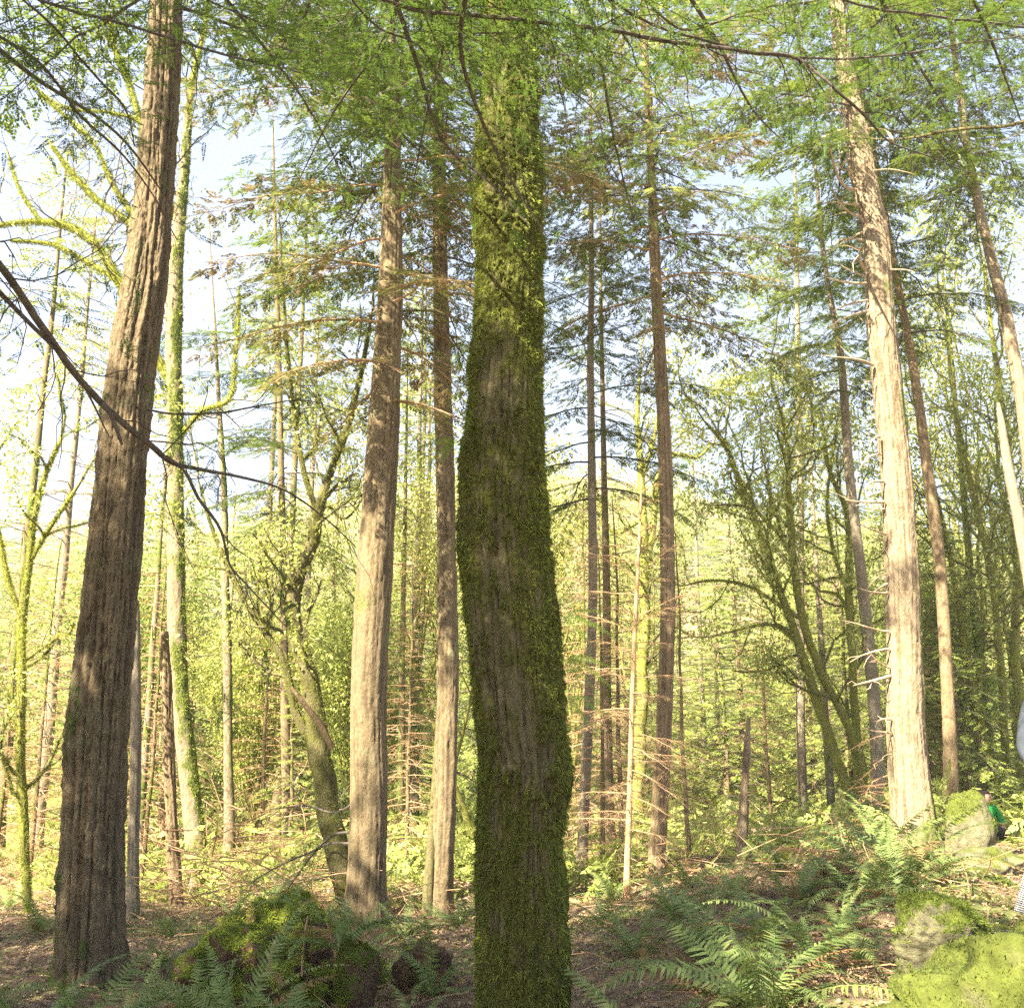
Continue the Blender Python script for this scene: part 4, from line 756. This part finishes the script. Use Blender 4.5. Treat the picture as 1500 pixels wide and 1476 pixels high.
q = P(1372, 1392, 5.0); stone('round_mossy_boulder', q, (.24, .26, .25), 'round boulder with a mossy cap and bare grey face beside the huge mossy slab', 'rock', 5, sub_=6, mossy=.62, blades=12000, bsize=.018, rough=.3, bmat='moss')
q = P(1412, 1215, 11.0)
def wedge(v): v = v.copy(); t = np.clip((v[:, 2] + 1) / 2, 0, 1); v[:, 0] = v[:, 0] * (1.12 - .62 * t) + .22 * t; v[:, 1] *= (1 - .5 * t); return v
stone('standing_stone', (q[0], q[1], q[2] - .08), (.36, .26, .66), 'tall pointed stone with greenish faces hiding part of the child', 'rock', 8, mossy=.62, blades=5000, cuts=14, bsize=.02, shape=wedge, rough=.22, bmat='moss')
for k, (px, py, d, w, h, lb, ms_) in enumerate([(1440, 1268, 9.0, 125, 55, 'grey flat topped rock directly in front of the pointed standing stone', .3), (1440, 1310, 8.0, 135, 55, 'broad green rock below the grey flat topped one', .8), (1465, 1345, 7.2, 110, 40, 'low mossy ledge rock near the feet of the woman', .7),
        (1462, 1372, 6.3, 80, 30, 'small flat grey rock above the huge mossy slab', .35), (1205, 1325, 7.6, 34, 46, 'small rock with a bright moss cap in the middle of the fern bank', 1.0), (1043, 1325, 8.5, 60, 40, 'low mossy hummock stone between the reddish conifer and the fern bank', 1.0)]):
    q = P(px, py, d); rx = w * d / 1580 / 2; rz = h * d / 1580 / 2 + .05
    stone('mossy_rock', (q[0], q[1], q[2] - .05), (rx, rx * .9, rz), lb, 'rock', 20 + k, mossy=ms_, blades=int(2600 * ms_) + 300, bsize=.02, bmat='moss', rough=.3, group='rocks on the rising path')
q = P(432, 1385, 6.6)
def hump(v): v = v.copy(); t = (v[:, 2] + 1) / 2; v[:, 0] = v[:, 0] * (1.15 - .45 * t) - .12 * t; return v
mound = stone('root_mound', (q[0], q[1] + .1, q[2] - .18), (.66, .45, .52), 'mound of an old overturned root plate draped with bright moss and ferns', 'stump', 31, sub_=6, mossy=.72, blades=40000, bsize=.026, rough=.55, cuts=5, mat='soil', shape=hump, bmat='moss_bright')
rm = MB(); r = np.random.default_rng(31)
for (a, b_, d, w) in [((392, 1425), (404, 1375), 5.95, .012), ((480, 1350), (500, 1440), 6.1, .010), ((450, 1340), (440, 1430), 6.0, .006)]:
    p0, p1 = P(*a, d), P(*b_, d); t = np.linspace(0, 1, 8)[:, None]; c = p0 + (p1 - p0) * t + r.normal(size=(8, 3)) * .004; rm.tube(c, w * np.linspace(.7, 1, 8), 7, cap=True)
for a in rm.v: a -= np.array(mound.location, np.float32)
rm.build('roots', M['twig_orange'], mound, smooth=True)
# the small mossy stump and the reddish clod next to the maple
q = P(522, 1445, 5.8); stone('rotten_stump', (q[0], q[1], q[2]), (.13, .12, .26), 'narrow rotten mossy stump below the drooping fern beside the root mound', 'stump', 77, mossy=.75, blades=7000, bsize=.018, mat='soil', rough=.4, bmat='moss')
q = P(618, 1425, 6.4); stone('earth_clod', (q[0], q[1], q[2]), (.17, .15, .16), 'reddish brown clod of earth and roots left of the mossy maple foot', 'earth clod', 41, mossy=.4, blades=900, mat='soil', rough=.5)

# ------------------------------------------------------------------ brush, logs, litter and low growth
def log(pxs, d, w, mat, label, seed, moss=.0):
    pts = np.array([P(a, b, dd) for a, b, dd in pxs]); base = pts.mean(0); ro = thing('fallen_log', base, label, 'log')
    mb, v, nr, mo = trunk_mesh(pts, np.linspace(w, w * .75, len(pts)), .02, 18, 'fir', .006, seed, mossfun(moss, seed=seed), base); mb.build('trunk', M[mat], ro, smooth=True, attrs={'moss': mo})
log([(118,1405,9),(170,1378,9.2),(232,1352,9.4)], 9, .045, 'bark_pale', 'thin bleached log lying left of the furrowed fir foot', 51, -.5)
log([(215,1425,7.6),(270,1393,7.8),(330,1355,8)], 8, .035, 'bark_pale', 'slanting bleached branch leading up to the mossy root mound', 52, -.3)
log([(1140,1245,15),(1200,1240,15),(1262,1248,15)], 15, .05, 'bark_pale', 'pale fallen log in the sunlit undergrowth left of the pale fir', 53, -.3)
def pile(name, px, py, d, w, h, n, L, label, seed, mat='twig_orange', th=.006, needles=True):
    r = np.random.default_rng(seed); q = P(px, py, d); base = np.array([q[0], q[1], G(q[0], q[1])]); ro = thing(name, base, label, 'brush pile'); mb = MB(); sp = Sprays()
    for k in range(n):
        x, y = r.normal() * w * .5, r.normal() * w * .4; z = G(base[0] + x, base[1] + y) - base[2] + abs(r.normal()) * h * math.exp(-(x / w) ** 2 * 2); dd = norm(np.array([r.normal(), r.normal() * .7, r.normal() * .28])); l = L * r.uniform(.4, 1.2)
        bough(mb, sp, (x, y, z + .04), dd, l, r, .15, 9, .3, .08, th * r.uniform(.6, 1.5), .2, .06, 3) if k % 2 == 0 else mb.tube([(x, y, z), np.array([x, y, z]) + dd * l * .5 + r.normal(size=3) * .03, np.array([x, y, z]) + dd * l], th * np.array([1, .8, .4]), 4)
    mb.build('twigs', M[mat], ro)
    if needles: f = MB(); sp.bake(f, T_DEAD, seed); f.build('dead_needles', M['needle_dead'], ro)
pile('brush_pile', 385, 1260, 10.5, 1.5, .55, 170, .9, 'heap of dry orange brown conifer boughs behind the mossy root mound', 61)
pile('brush_pile', 340, 1255, 15.5, 1.6, .4, 50, 1.0, 'bank of dead brown brush around the slender pale trunk', 62)
pile('brush_pile', 1215, 1335, 7.9, .8, .25, 70, .55, 'tangle of brown twigs on the fern bank below the pale fir', 63, th=.005)
pile('brush_pile', 1290, 1240, 13, .5, .5, 60, .7, 'dry orange twigs stacked against the left side of the pale fir foot', 64)
pile('brush_pile', 1015, 1290, 11.5, .9, .3, 45, .8, 'low tangle of orange twigs between the reddish conifer and the mossy hummock', 65)
# low bough with green tips that leaves the broad trunk and hangs over the heap
lw = MB(); sp = Sprays(); r = np.random.default_rng(66); lfm = MB()
for pts in ([(522,1218,9.75),(490,1222,9.85),(460,1245,9.9),(420,1262,9.8),(370,1290,9.6)], [(522,1235,9.75),(470,1240,9.9),(440,1275,9.9),(410,1320,9.8)], [(526,1172,9.75),(490,1190,9.9),(450,1180,10),(395,1185,10)]):
    c, rr, qq = resample([P(*q) for q in pts], np.linspace(.016, .004, len(pts)), .05); lw.tube(c, rr, 6); bough(lw, sp, None, None, 0, r, 0, 6, .3, .11, .007, .15, .06, 3, axis=c[::3])
    tp = [] ; [limbs(lw, c[i], r.normal(size=3) + (-.4, 0, -.2), .4, .004, 1, r, tp, -.02, .3, (0, 2, 2), 3, .8) for i in range(4, len(c), 4)]
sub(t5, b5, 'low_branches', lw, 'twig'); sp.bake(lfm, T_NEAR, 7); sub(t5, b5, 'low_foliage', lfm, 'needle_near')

r = np.random.default_rng(71)
def scatter_xy(n, y0, y1, pw=1.0, half=.62, extra=1.0):
    y = y0 + (y1 - y0) * r.random(n) ** pw; x = r.uniform(-1, 1, n) * (half * y + extra); return x, y
n = 75000; x, y = scatter_xy(n, 1.5, 15, .9); p = np.stack([x, y, gz(x, y) + .012], -1); X, Y, Z = frames(r.normal(size=(n, 3)) * (1, 1, .25), (0, 0, 1), .25, r)
mb = MB(); mb.bake(T_LEAF[0] * np.array([1, 1, 2.5]), T_LEAF[1], p, X, Y, Z, r.uniform(.015, .05, n)); tag(mb.build('leaf_litter', M['litter']), kind='stuff')
n = 1500; x, y = scatter_xy(n, 2, 14); mb = MB(); tv, tf = MB(), None
t_ = MB(); t_.tube([(0, 0, 0), (.5, .06, .05), (1, 0, 0)], [.012, .01, .006], 4); tv = np.concatenate(t_.v); tf = np.concatenate(t_.f)
p = np.stack([x, y, gz(x, y) + .02], -1); X, Y, Z = frames(r.normal(size=(n, 3)) * (1, 1, .12), (0, 0, 1), .2, r); mb.bake(tv, tf, p, X, Y, Z, r.uniform(.08, .5, n)); tag(mb.build('fallen_twigs', M['twig_orange']), kind='stuff')
def cover(name, n, y0, y1, hmin, hmax, size, mat, seed, pw=1.0, tpl=T_LEAF, thr=0.0, half=.62, extra=1.0, fq=.35):
    global r
    r = np.random.default_rng(seed); x, y = scatter_xy(n, y0, y1, pw, half, extra); k = fbm(np.stack([x, y, x * 0], -1) * fq, 3, seed) + r.normal(size=n) * .06 > thr; k &= ~((np.abs(x / y - .45) < .03) & (y > 9) & (y < 15)); x, y = x[k], y[k]; n = len(x)
    h = hmin + (hmax - hmin) * r.random(n) ** 1.6 * (1 + fbm(np.stack([x, y, x * 0], -1) * 1.1, 2, seed + 1)); p = np.stack([x, y, gz(x, y) + h], -1)
    X, Y, Z = frames(r.normal(size=(n, 3)) * (1, 1, .5), (0, 0, 1), .5, r); mb = MB(); mb.bake(tpl[0], tpl[1], p, X, Y, Z, size * r.uniform(.5, 1.4, n)); tag(mb.build(name, M[mat]), kind='stuff')
cover('ground_cover', 26000, 6.0, 17, 0, .10, .028, 'leaf_mid', 81, thr=.02)
cover('undergrowth', 30000, 12, 36, 0, .7, .30, 'leaf', 82, .9, thr=.0, tpl=T_MID)
cover('undergrowth', 26000, 11, 30, 0, .45, .26, 'needle_bright', 85, .9, thr=.0, tpl=T_MID)
cover('undergrowth', 30000, 28, 80, 0, 1.6, .7, 'leaf_mid', 83, .9, thr=-.2, half=.6, tpl=T_FAR)
cover('moss_carpet', 45000, 3.5, 12, 0, .02, .03, 'moss', 84, thr=.05, tpl=T_BLADE, fq=.9)

# ------------------------------------------------------------------ trees of the bright wood behind
PROTO = {}
def proto(key, label, parts): PROTO[key] = (label, parts)
def trunk_simple(h, r0, seed, mat, bend=.15):
    r = np.random.default_rng(seed); n = 12; t = np.linspace(0, 1, n); c = np.stack([bend * np.cumsum(r.normal(size=n)) * .25, bend * np.cumsum(r.normal(size=n)) * .25, -.3 + t * (h + .3)], -1); c[:, :2] -= c[0, :2]
    mb, v, nr, mo = trunk_mesh(c, r0 * (1 - .85 * t) * (1 + .4 * (t < .05)), .12, 14, 'plain', .004, seed, mossfun(-.1, side=(.2, 0), seed=seed)); return mb.mesh(key_ + '_trunk', M[mat], True, {'moss': mo}), c
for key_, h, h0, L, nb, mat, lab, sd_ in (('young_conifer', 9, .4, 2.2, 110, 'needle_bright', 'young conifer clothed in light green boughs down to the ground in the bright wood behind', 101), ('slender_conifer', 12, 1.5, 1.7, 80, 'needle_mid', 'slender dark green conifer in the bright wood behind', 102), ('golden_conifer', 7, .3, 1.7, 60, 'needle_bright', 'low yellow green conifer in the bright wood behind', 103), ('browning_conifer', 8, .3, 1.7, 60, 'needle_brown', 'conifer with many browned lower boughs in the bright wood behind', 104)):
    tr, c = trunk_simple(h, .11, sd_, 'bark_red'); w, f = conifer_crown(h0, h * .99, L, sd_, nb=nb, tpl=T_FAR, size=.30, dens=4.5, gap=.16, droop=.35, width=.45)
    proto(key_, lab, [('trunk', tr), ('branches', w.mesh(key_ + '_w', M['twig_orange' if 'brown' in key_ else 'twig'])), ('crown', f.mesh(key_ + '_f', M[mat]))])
for key_, h, sd_, mat, per, lab, pal in (('alder', 11, 111, 'leaf', 7, 'thin alder with yellow spring leaves in the bright wood behind', 'bark_grey'), ('young_maple', 8, 112, 'leaf', 14, 'young maple in fresh leaf in the bright wood behind', 'bark_moss'), ('vine_maple', 5, 113, 'leaf_mid', 14, 'bushy vine maple in the bright wood behind', 'bark_moss'), ('mossy_alder', 10, 114, 'leaf_mid', 8, 'mossy alder with a loose green crown in the bright wood behind', 'bark_moss')):
    r = np.random.default_rng(sd_); mb = MB(); tips = []; nodes = []
    for q in range(1 if h > 9 else 3): limbs(mb, (r.normal() * .1, r.normal() * .1, -.2), (r.normal() * (.08 if h > 9 else .3), r.normal() * .1, 1), h * .8, .012 * h, 0, r, tips, .16, .10, (8, 4, 3), 7, .75, nodes)
    lf = MB(); leaves_at(lf, tips, r, per, .095, spread=.24)
    proto(key_, lab, [('trunk', mb.mesh(key_ + '_t', M[pal], True, {'moss': np.full(mb.n, .6)})), ('crown', lf.mesh(key_ + '_f', M[mat]))])
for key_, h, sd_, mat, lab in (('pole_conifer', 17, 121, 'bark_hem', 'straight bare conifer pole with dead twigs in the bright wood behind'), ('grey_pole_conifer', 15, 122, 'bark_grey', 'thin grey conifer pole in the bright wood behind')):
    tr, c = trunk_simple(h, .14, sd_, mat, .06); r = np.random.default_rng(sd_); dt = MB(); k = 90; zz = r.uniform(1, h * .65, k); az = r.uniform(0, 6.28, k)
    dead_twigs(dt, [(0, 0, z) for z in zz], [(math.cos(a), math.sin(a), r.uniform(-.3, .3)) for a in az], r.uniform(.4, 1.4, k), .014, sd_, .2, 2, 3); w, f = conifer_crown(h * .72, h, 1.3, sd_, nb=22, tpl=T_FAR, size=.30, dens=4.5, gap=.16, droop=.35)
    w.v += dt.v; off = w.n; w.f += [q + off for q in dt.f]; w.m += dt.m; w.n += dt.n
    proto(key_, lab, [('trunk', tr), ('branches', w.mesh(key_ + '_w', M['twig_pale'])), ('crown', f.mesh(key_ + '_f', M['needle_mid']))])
key_ = 'dead_twig_hemlock'; tr, c = trunk_simple(7.5, .06, 123, 'bark_red', .08); w, f = conifer_crown(.4, 7.4, 1.3, 123, nb=95, tpl=T_DEAD, size=.16, dens=6, gap=.14, droop=.25, width=.4, r0=.012)
proto(key_, 'dead hemlock sapling bristling with orange brown twigs in the wood behind', [('trunk', tr), ('branches', w.mesh(key_ + '_w', M['twig_orange'])), ('crown', f.mesh(key_ + '_f', M['needle_dead']))])
def plant(key, x, y, sc, rot, label=None, z=None):
    lab, parts = PROTO[key]; ro = thing(key, (x, y, G(x, y)), label or lab, 'tree', key.replace('_', ' ') + 's in the bright wood behind'); ro.scale = (sc,) * 3; ro.rotation_euler = (0, 0, rot)
    for nme, me in parts: link(nme, me, ro)
    return ro
r = np.random.default_rng(131)
plant('young_conifer', XD(618, 800, 27), 27, 1.38, 0, 'young fir whose pointed top stands against the sky left of the slim hemlock')
plant('young_conifer', XD(1075, 900, 30), 30, 1.05, 2, 'light green young conifer in front of the sky gap left of the double maple')
for k, (px, d, sc) in enumerate([(878, 12.5, .55), (905, 14.5, .7), (1000, 14, .6), (860, 16, .8), (70, 13, .6), (115, 15.5, .8), (228, 13.5, .6), (600, 17, .7), (1120, 19, .75), (395, 18, .75), (1345, 17, .6), (20, 12, .5)]):
    plant('dead_twig_hemlock', XD(px, 1000, d), d, sc, k)
for k, (px, d, sc) in enumerate([(20, 16, .7), (75, 18, .8), (166, 16, .6), (222, 15, .5), (415, 22, .9), (442, 24, .9), (590, 18, .55), (610, 20, .8), (888, 14.5, .6), (1206, 19, .6), (1440, 19, .7), (1350, 22, .8), (380, 26, .9)]):
    plant(('pole_conifer', 'grey_pole_conifer')[k % 2], XD(px, 1000, d), d, sc, k * 1.7)
used = [(XD(618, 800, 27), 27), (XD(1075, 900, 30), 30)]
kinds = ['young_conifer', 'golden_conifer', 'browning_conifer', 'slender_conifer', 'alder', 'young_maple', 'vine_maple', 'mossy_alder', 'pole_conifer', 'grey_pole_conifer']
for k in range(200):
    d = 14.5 + 50 * r.random() ** 1.15; px = r.uniform(-80, 1580); x = XD(px, 1000, d)
    if any((x - a) ** 2 + (d - b) ** 2 < (1.0 + .018 * d) ** 2 for a, b in used): continue
    side = abs(px - 760) / 760
    if 840 < px < 1290 and d < 21 or d < 17 and r.random() < .6: continue
    if 1400 < px < 1480 and d < 18: continue
    w = np.array([3.0, 2.8, 1.5, .3 + .9 * side, .8, .5, .7, 1.2, .4, .3]); 
    if d < 22: w *= np.array([.35, 1.0, .6, .3, .3, .8, 1.5, .5, .8, .8])
    if 300 < px < 1180: w *= np.array([1, 1, 1, .3, .4, 1, 1, .5, .7, .7])
    key = kinds[r.choice(10, p=w / w.sum())]; H = dict(young_conifer=9, slender_conifer=12, golden_conifer=7, browning_conifer=8, alder=10, young_maple=8, vine_maple=5, mossy_alder=9, pole_conifer=17, grey_pole_conifer=15)[key]
    hmax = (EYE - G(x, d)) + d * math.tan(R(9.5 + 9 * side ** 2 + r.uniform(-4.5, 1)))
    sc = r.uniform(.8, 1.25)
    if 'pole' not in key: sc = min(sc, hmax / H)
    if d < 22 and key == 'golden_conifer': sc *= .55
    if d < 22 and key == 'vine_maple': sc *= .6
    used.append((x, d)); plant(key, x, d, max(.25, sc), r.uniform(0, 6.28))
# the wood on the far slope, one mass
r = np.random.default_rng(141); mb = MB()
P_, X_, S_ = [], [], []
for k in range(1500):
    y = 62 + 185 * r.random() ** 1.4; x = r.uniform(-.62, .62) * y + r.normal() * 3; z = G(x, y); h = r.uniform(7, 15) * (1 if y > 90 else .55); n = 26
    u = r.random(n) ** .8; rad = h * .24 * (1 - u) + .2; a = r.uniform(0, 6.28, n); X = np.stack([np.cos(a), np.sin(a), r.uniform(-.7, .1, n)], -1)
    P_.append(np.stack([x + np.cos(a) * rad * .3, y + np.sin(a) * rad * .3, z + h * (.08 + .92 * u)], -1)); X_.append(X); S_.append(rad * r.uniform(.7, 1.3, n) + .3)
X, Y, Z = frames(np.concatenate(X_), (0, 0, 1), .3, r); mb.bake(T_FAR[0], T_FAR[1], np.concatenate(P_), X, Y, Z, np.concatenate(S_)); tag(mb.build('far_forest', M['leaf_mid']), kind='stuff')

# ------------------------------------------------------------------ the people
def mat_cloth(name, kind, c1, c2=None):
    m, nt, b, out = newmat(name); co = N(nt, 'ShaderNodeTexCoord').outputs['Object']; b.inputs['Roughness'].default_value = .9
    if kind == 'rows':
        mp_ = N(nt, 'ShaderNodeMapping'); mp_.inputs['Scale'].default_value = (1, 1, 1.0); nt.links.new(co, mp_.inputs[0])
        wv = N(nt, 'ShaderNodeTexWave', wave_type='BANDS', bands_direction='Z'); wv.inputs['Scale'].default_value = 24; wv.inputs['Distortion'].default_value = 3; wv.inputs['Detail'].default_value = 2; wv.inputs['Detail Scale'].default_value = 9; nt.links.new(mp_.outputs[0], wv.inputs[0])
        nt.links.new(ramp(nt, wv.outputs[0], [(.5, c1), (.62, c2)]), b.inputs['Base Color'])
    else: nt.links.new(ramp(nt, noise(nt, 60, 4, .7, co), [(.3, tuple(q * .75 for q in c1)), (.7, c1)]), b.inputs['Base Color'])
    return m
M['sweater'] = mat_cloth('grey_blue_knit', 'p', (.045, .055, .075)); M['skirt'] = mat_cloth('patterned_skirt', 'rows', (.03, .03, .035), (.55, .55, .55)); M['green'] = mat_cloth('green_cloth', 'p', (.02, .30, .06))
M['trousers'] = mat_cloth('dark_trousers', 'p', (.05, .05, .06)); M['skin'] = mat_plain('skin', [(.42, .24, .17), (.52, .32, .24)], 5, .05, .5); M['hair'] = mat_plain('dark_hair', [(.02, .012, .008), (.06, .035, .02)], 40, .5, .5); M['shoe'] = mat_cloth('shoe_leather', 'p', (.06, .04, .03))
def skinned(name, joints, edges, mat, parent, lvl=2):
    me = bpy.data.meshes.new(name); me.from_pydata([j[:3] for j in joints], edges, []); o = bpy.data.objects.new(name, me); COL.objects.link(o); o.parent = parent
    m = o.modifiers.new('skin', 'SKIN'); m.use_smooth_shade = True
    for i, j in enumerate(joints): me.skin_vertices[0].data[i].radius = (j[3], j[4] if len(j) > 4 else j[3]); me.skin_vertices[0].data[i].use_root = (i == 0)
    s = o.modifiers.new('smooth', 'SUBSURF'); s.levels = s.render_levels = lvl; me.materials.append(M[mat]); return o
def blob(mb, c, rad, seed=0, amp=.0, cut=None):
    v, f = ICO[4]; v = v * (1 + amp * fbm(v * 3, 3, seed))[:, None] * np.asarray(rad)
    if cut is not None: v = cut(v)
    mb.add(v + np.asarray(c), f)
def head(root, c, s, yaw):
    """face towards -y before turning by yaw; s = head height"""
    cy, sy = math.cos(yaw), math.sin(yaw); rt = lambda v: np.stack([v[:, 0] * cy - v[:, 1] * sy, v[:, 0] * sy + v[:, 1] * cy, v[:, 2]], -1)
    def shp(v):
        v = v.copy(); lo = sstep(0, -1, v[:, 2] / (.5 * s)); v[:, 0] *= 1 - .28 * lo; v[:, 1] = v[:, 1] * (1 - .15 * lo) - .03 * s * lo
        fr = (v[:, 1] < 0)
        v[:, 1] -= .11 * s * np.exp(-(v[:, 0] / (.05 * s)) ** 2 - ((v[:, 2] + .06 * s) / (.08 * s)) ** 2) * fr
        v[:, 1] += .035 * s * (np.exp(-((np.abs(v[:, 0]) - .15 * s) / (.07 * s)) ** 2 - ((v[:, 2] - .03 * s) / (.05 * s)) ** 2)) * fr
        v[:, 1] -= .02 * s * np.exp(-(v[:, 0] / (.1 * s)) ** 2 - ((v[:, 2] + .24 * s) / (.035 * s)) ** 2) * fr
        return v
    m = MB(); v, f = ICO[5]; v = shp(v * np.array([.38, .46, .5]) * s); m.add(rt(v) + c, f)
    for e in (-1, 1): vv, ff = ICO[4]; m.add(rt(vv * np.array([.04, .08, .12]) * s + np.array([e * .385 * s, .03 * s, -.02 * s])) + c, ff)
    m.build('head', M['skin'], root, smooth=True)
    e_ = MB(); [e_.add(rt(ICO[4][0] * .04 * s + np.array([q * .15 * s, -.40 * s, .03 * s])) + c, ICO[4][1]) for q in (-1, 1)]; e_.build('eyes', M['hair'], root, smooth=True)
    h = MB(); v, f = ICO[5]; v = v * np.array([.43, .50, .54]) * s * (1 + .05 * fbm(v * 6, 3, 3))[:, None]; v[:, 1] += .06 * s; v[:, 2] += .05 * s
    k = (v[:, 1] < -.1 * s) & (v[:, 2] < .26 * s); v[k, 1] = np.maximum(v[k, 1], -.1 * s); h.add(rt(v) + c, f); h.build('hair', M['hair'], root, smooth=True)
def hand(root, c, d, s):
    d = norm(np.asarray(d, float)); w = norm(np.cross(d, (0, .2, 1.))); m = MB(); v, f = ICO[4]; n_ = np.cross(w, d)
    for k, (o, L) in enumerate([(-.35, .42), (-.12, .5), (.12, .46), (.35, .36)]): p = np.asarray(c) + d * s * .45 + w * o * s * .45; m.tube([p - d * s * .2, p + d * s * L * .5 - n_ * s * .05, p + d * s * L - n_ * s * .16], s * np.array([.09, .08, .055]), 6, cap=True)
    p = np.asarray(c) + w * s * .2; m.tube([p, p + d * s * .2 + w * s * .22, p + d * s * .42 + w * s * .26], s * np.array([.11, .09, .06]), 6, cap=True)
    m.add(np.asarray(c) + d * s * .12 + s * (v[:, 0:1] * d * .38 + v[:, 1:2] * w * .27 + v[:, 2:3] * n_ * .13), f); m.build('hand', M['skin'], root, smooth=True)
wx, wy = XD(1574, 1250, 6.75), 6.75; wz = G(wx, wy)
wr = thing('person', (wx, wy, wz), 'woman in grey blue sweater and long black and white skirt at the right edge', 'person')
skinned('body', [(0,0,.92,.13,.1),(0,0,1.1,.12,.09),(0,0,1.3,.15,.1),(0,0,1.42,.07),(0,0,1.52,.05),(.1,0,.85,.085),(.1,.02,.48,.06),(.1,.04,.1,.04),(.1,-.1,.04,.035),(-.1,0,.85,.085),(-.1,-.08,.48,.06),(-.1,-.02,.1,.04),(-.1,-.16,.04,.035),(.19,0,1.38,.05),(.24,.03,1.1,.038),(.2,-.12,.9,.026),(-.19,0,1.38,.05),(-.24,.03,1.1,.038),(-.2,-.12,.9,.026)],
        [(0,1),(1,2),(2,3),(3,4),(0,5),(5,6),(6,7),(7,8),(0,9),(9,10),(10,11),(11,12),(2,13),(13,14),(14,15),(2,16),(16,17),(17,18)], 'skin', wr)
skinned('sweater', [(0,0,.96,.165,.13),(0,0,1.12,.15,.115),(0,0,1.3,.175,.12),(0,0,1.43,.08),(.2,0,1.38,.07),(.26,.03,1.1,.058),(.21,-.11,.92,.042),(-.19,0,1.38,.065),(-.24,.03,1.1,.055),(-.18,-.11,.92,.042)], [(0,1),(1,2),(2,3),(2,4),(4,5),(5,6),(2,7),(7,8),(8,9)], 'sweater', wr)
sk = MB(); th = np.arange(120) / 120 * 2 * math.pi; zs = np.linspace(0.10, 1.0, 40); rows = []
for z in zs:
    t = 1 - (z - .1) / .9; rr = .145 + .21 * t ** 1.1; rr = rr * (1 + .10 * t * np.sin(th * 9 + 1.5 * t) + .04 * t * np.sin(th * 17)); rows.append(np.stack([rr * np.cos(th), rr * .85 * np.sin(th), z + 0 * th], -1))
i = np.arange(39)[:, None] * 120; j = np.arange(120)[None]; sk.add(np.concatenate(rows), np.stack([i + j, i + (j + 1) % 120, i + 120 + (j + 1) % 120, i + 120 + j], -1).reshape(-1, 4)); sk.build('skirt', M['skirt'], wr, smooth=True)
for e in (-1, 1):
    m = MB(); blob(m, (e * .1, -.09 - .05 * (e < 0), .045), (.045, .13, .045)); m.build('shoe', M['shoe'], wr, smooth=True); hand(wr, (e * .2, -.15, .86), (e * -.1, -.3, -1), .1)
head(wr, (0, -.02, 1.62), .22, .5)
cx, cy_ = XD(1441, 1190, 14.5), 14.5; q = P(1436, 1190, 14.5); cz = q[2] - .47
cr_ = thing('person', (cx, cy_, cz), 'dark haired child in a bright green top crouching behind the pointed standing stone', 'person')
skinned('body', [(0,.05,.22,.11,.09),(0,0,.36,.10,.08),(.0,-.03,.5,.11,.08),(0,-.04,.58,.045),(0,-.05,.62,.04),(.09,-.05,.22,.07),(.12,-.3,.3,.055),(.11,-.22,.06,.035),(.11,-.32,.02,.03),(-.09,-.05,.22,.07),(-.12,-.3,.3,.055),(-.11,-.22,.06,.035),(-.11,-.32,.02,.03),(.14,-.03,.53,.04),(.2,-.06,.38,.032),(.15,-.24,.32,.022),(-.14,-.03,.53,.04),(-.2,-.06,.38,.032),(-.15,-.24,.32,.022)],
        [(0,1),(1,2),(2,3),(3,4),(0,5),(5,6),(6,7),(7,8),(0,9),(9,10),(10,11),(11,12),(2,13),(13,14),(14,15),(2,16),(16,17),(17,18)], 'skin', cr_)
skinned('green_top', [(0,.05,.24,.13,.105),(0,0,.38,.12,.1),(0,-.03,.5,.13,.1),(0,-.04,.57,.06),(.14,-.03,.53,.055),(.205,-.06,.38,.046),(.17,-.2,.33,.036),(-.14,-.03,.53,.055),(-.205,-.06,.38,.046),(-.17,-.2,.33,.036)], [(0,1),(1,2),(2,3),(2,4),(4,5),(5,6),(2,7),(7,8),(8,9)], 'green', cr_)
skinned('trousers', [(0,.05,.2,.12,.1),(.09,-.05,.22,.08),(.12,-.3,.3,.066),(.11,-.23,.1,.048),(-.09,-.05,.22,.08),(-.12,-.3,.3,.066),(-.11,-.23,.1,.048)], [(0,1),(1,2),(2,3),(0,4),(4,5),(5,6)], 'trousers', cr_)
for e in (-1, 1):
    m = MB(); blob(m, (e * .11, -.28, .03), (.035, .085, .035)); m.build('shoe', M['shoe'], cr_, smooth=True); hand(cr_, (e * .145, -.27, .31), (e * -.3, -1, -.2), .065)
head(cr_, (0, -.08, .68), .19, .9)

# ------------------------------------------------------------------ the air
if HAZE:
    mb = MB(); v = np.array([(x, y, z) for x in (-275, 275) for y in (-70, 310) for z in (-8, 97)], float)
    mb.add(v, np.array([(0,1,3,2),(4,6,7,5),(0,4,5,1),(2,3,7,6),(0,2,6,4),(1,5,7,3)])); mt, nt, b, out = newmat('pale_air'); nt.nodes.remove(b)
    pv = N(nt, 'ShaderNodeVolumePrincipled'); pv.inputs['Color'].default_value = (.95, .96, 1, 1); pv.inputs['Density'].default_value = HAZE; pv.inputs['Anisotropy'].default_value = .2
    nt.links.new(pv.outputs[0], out.inputs['Volume']); tag(mb.build('haze', mt), kind='stuff')
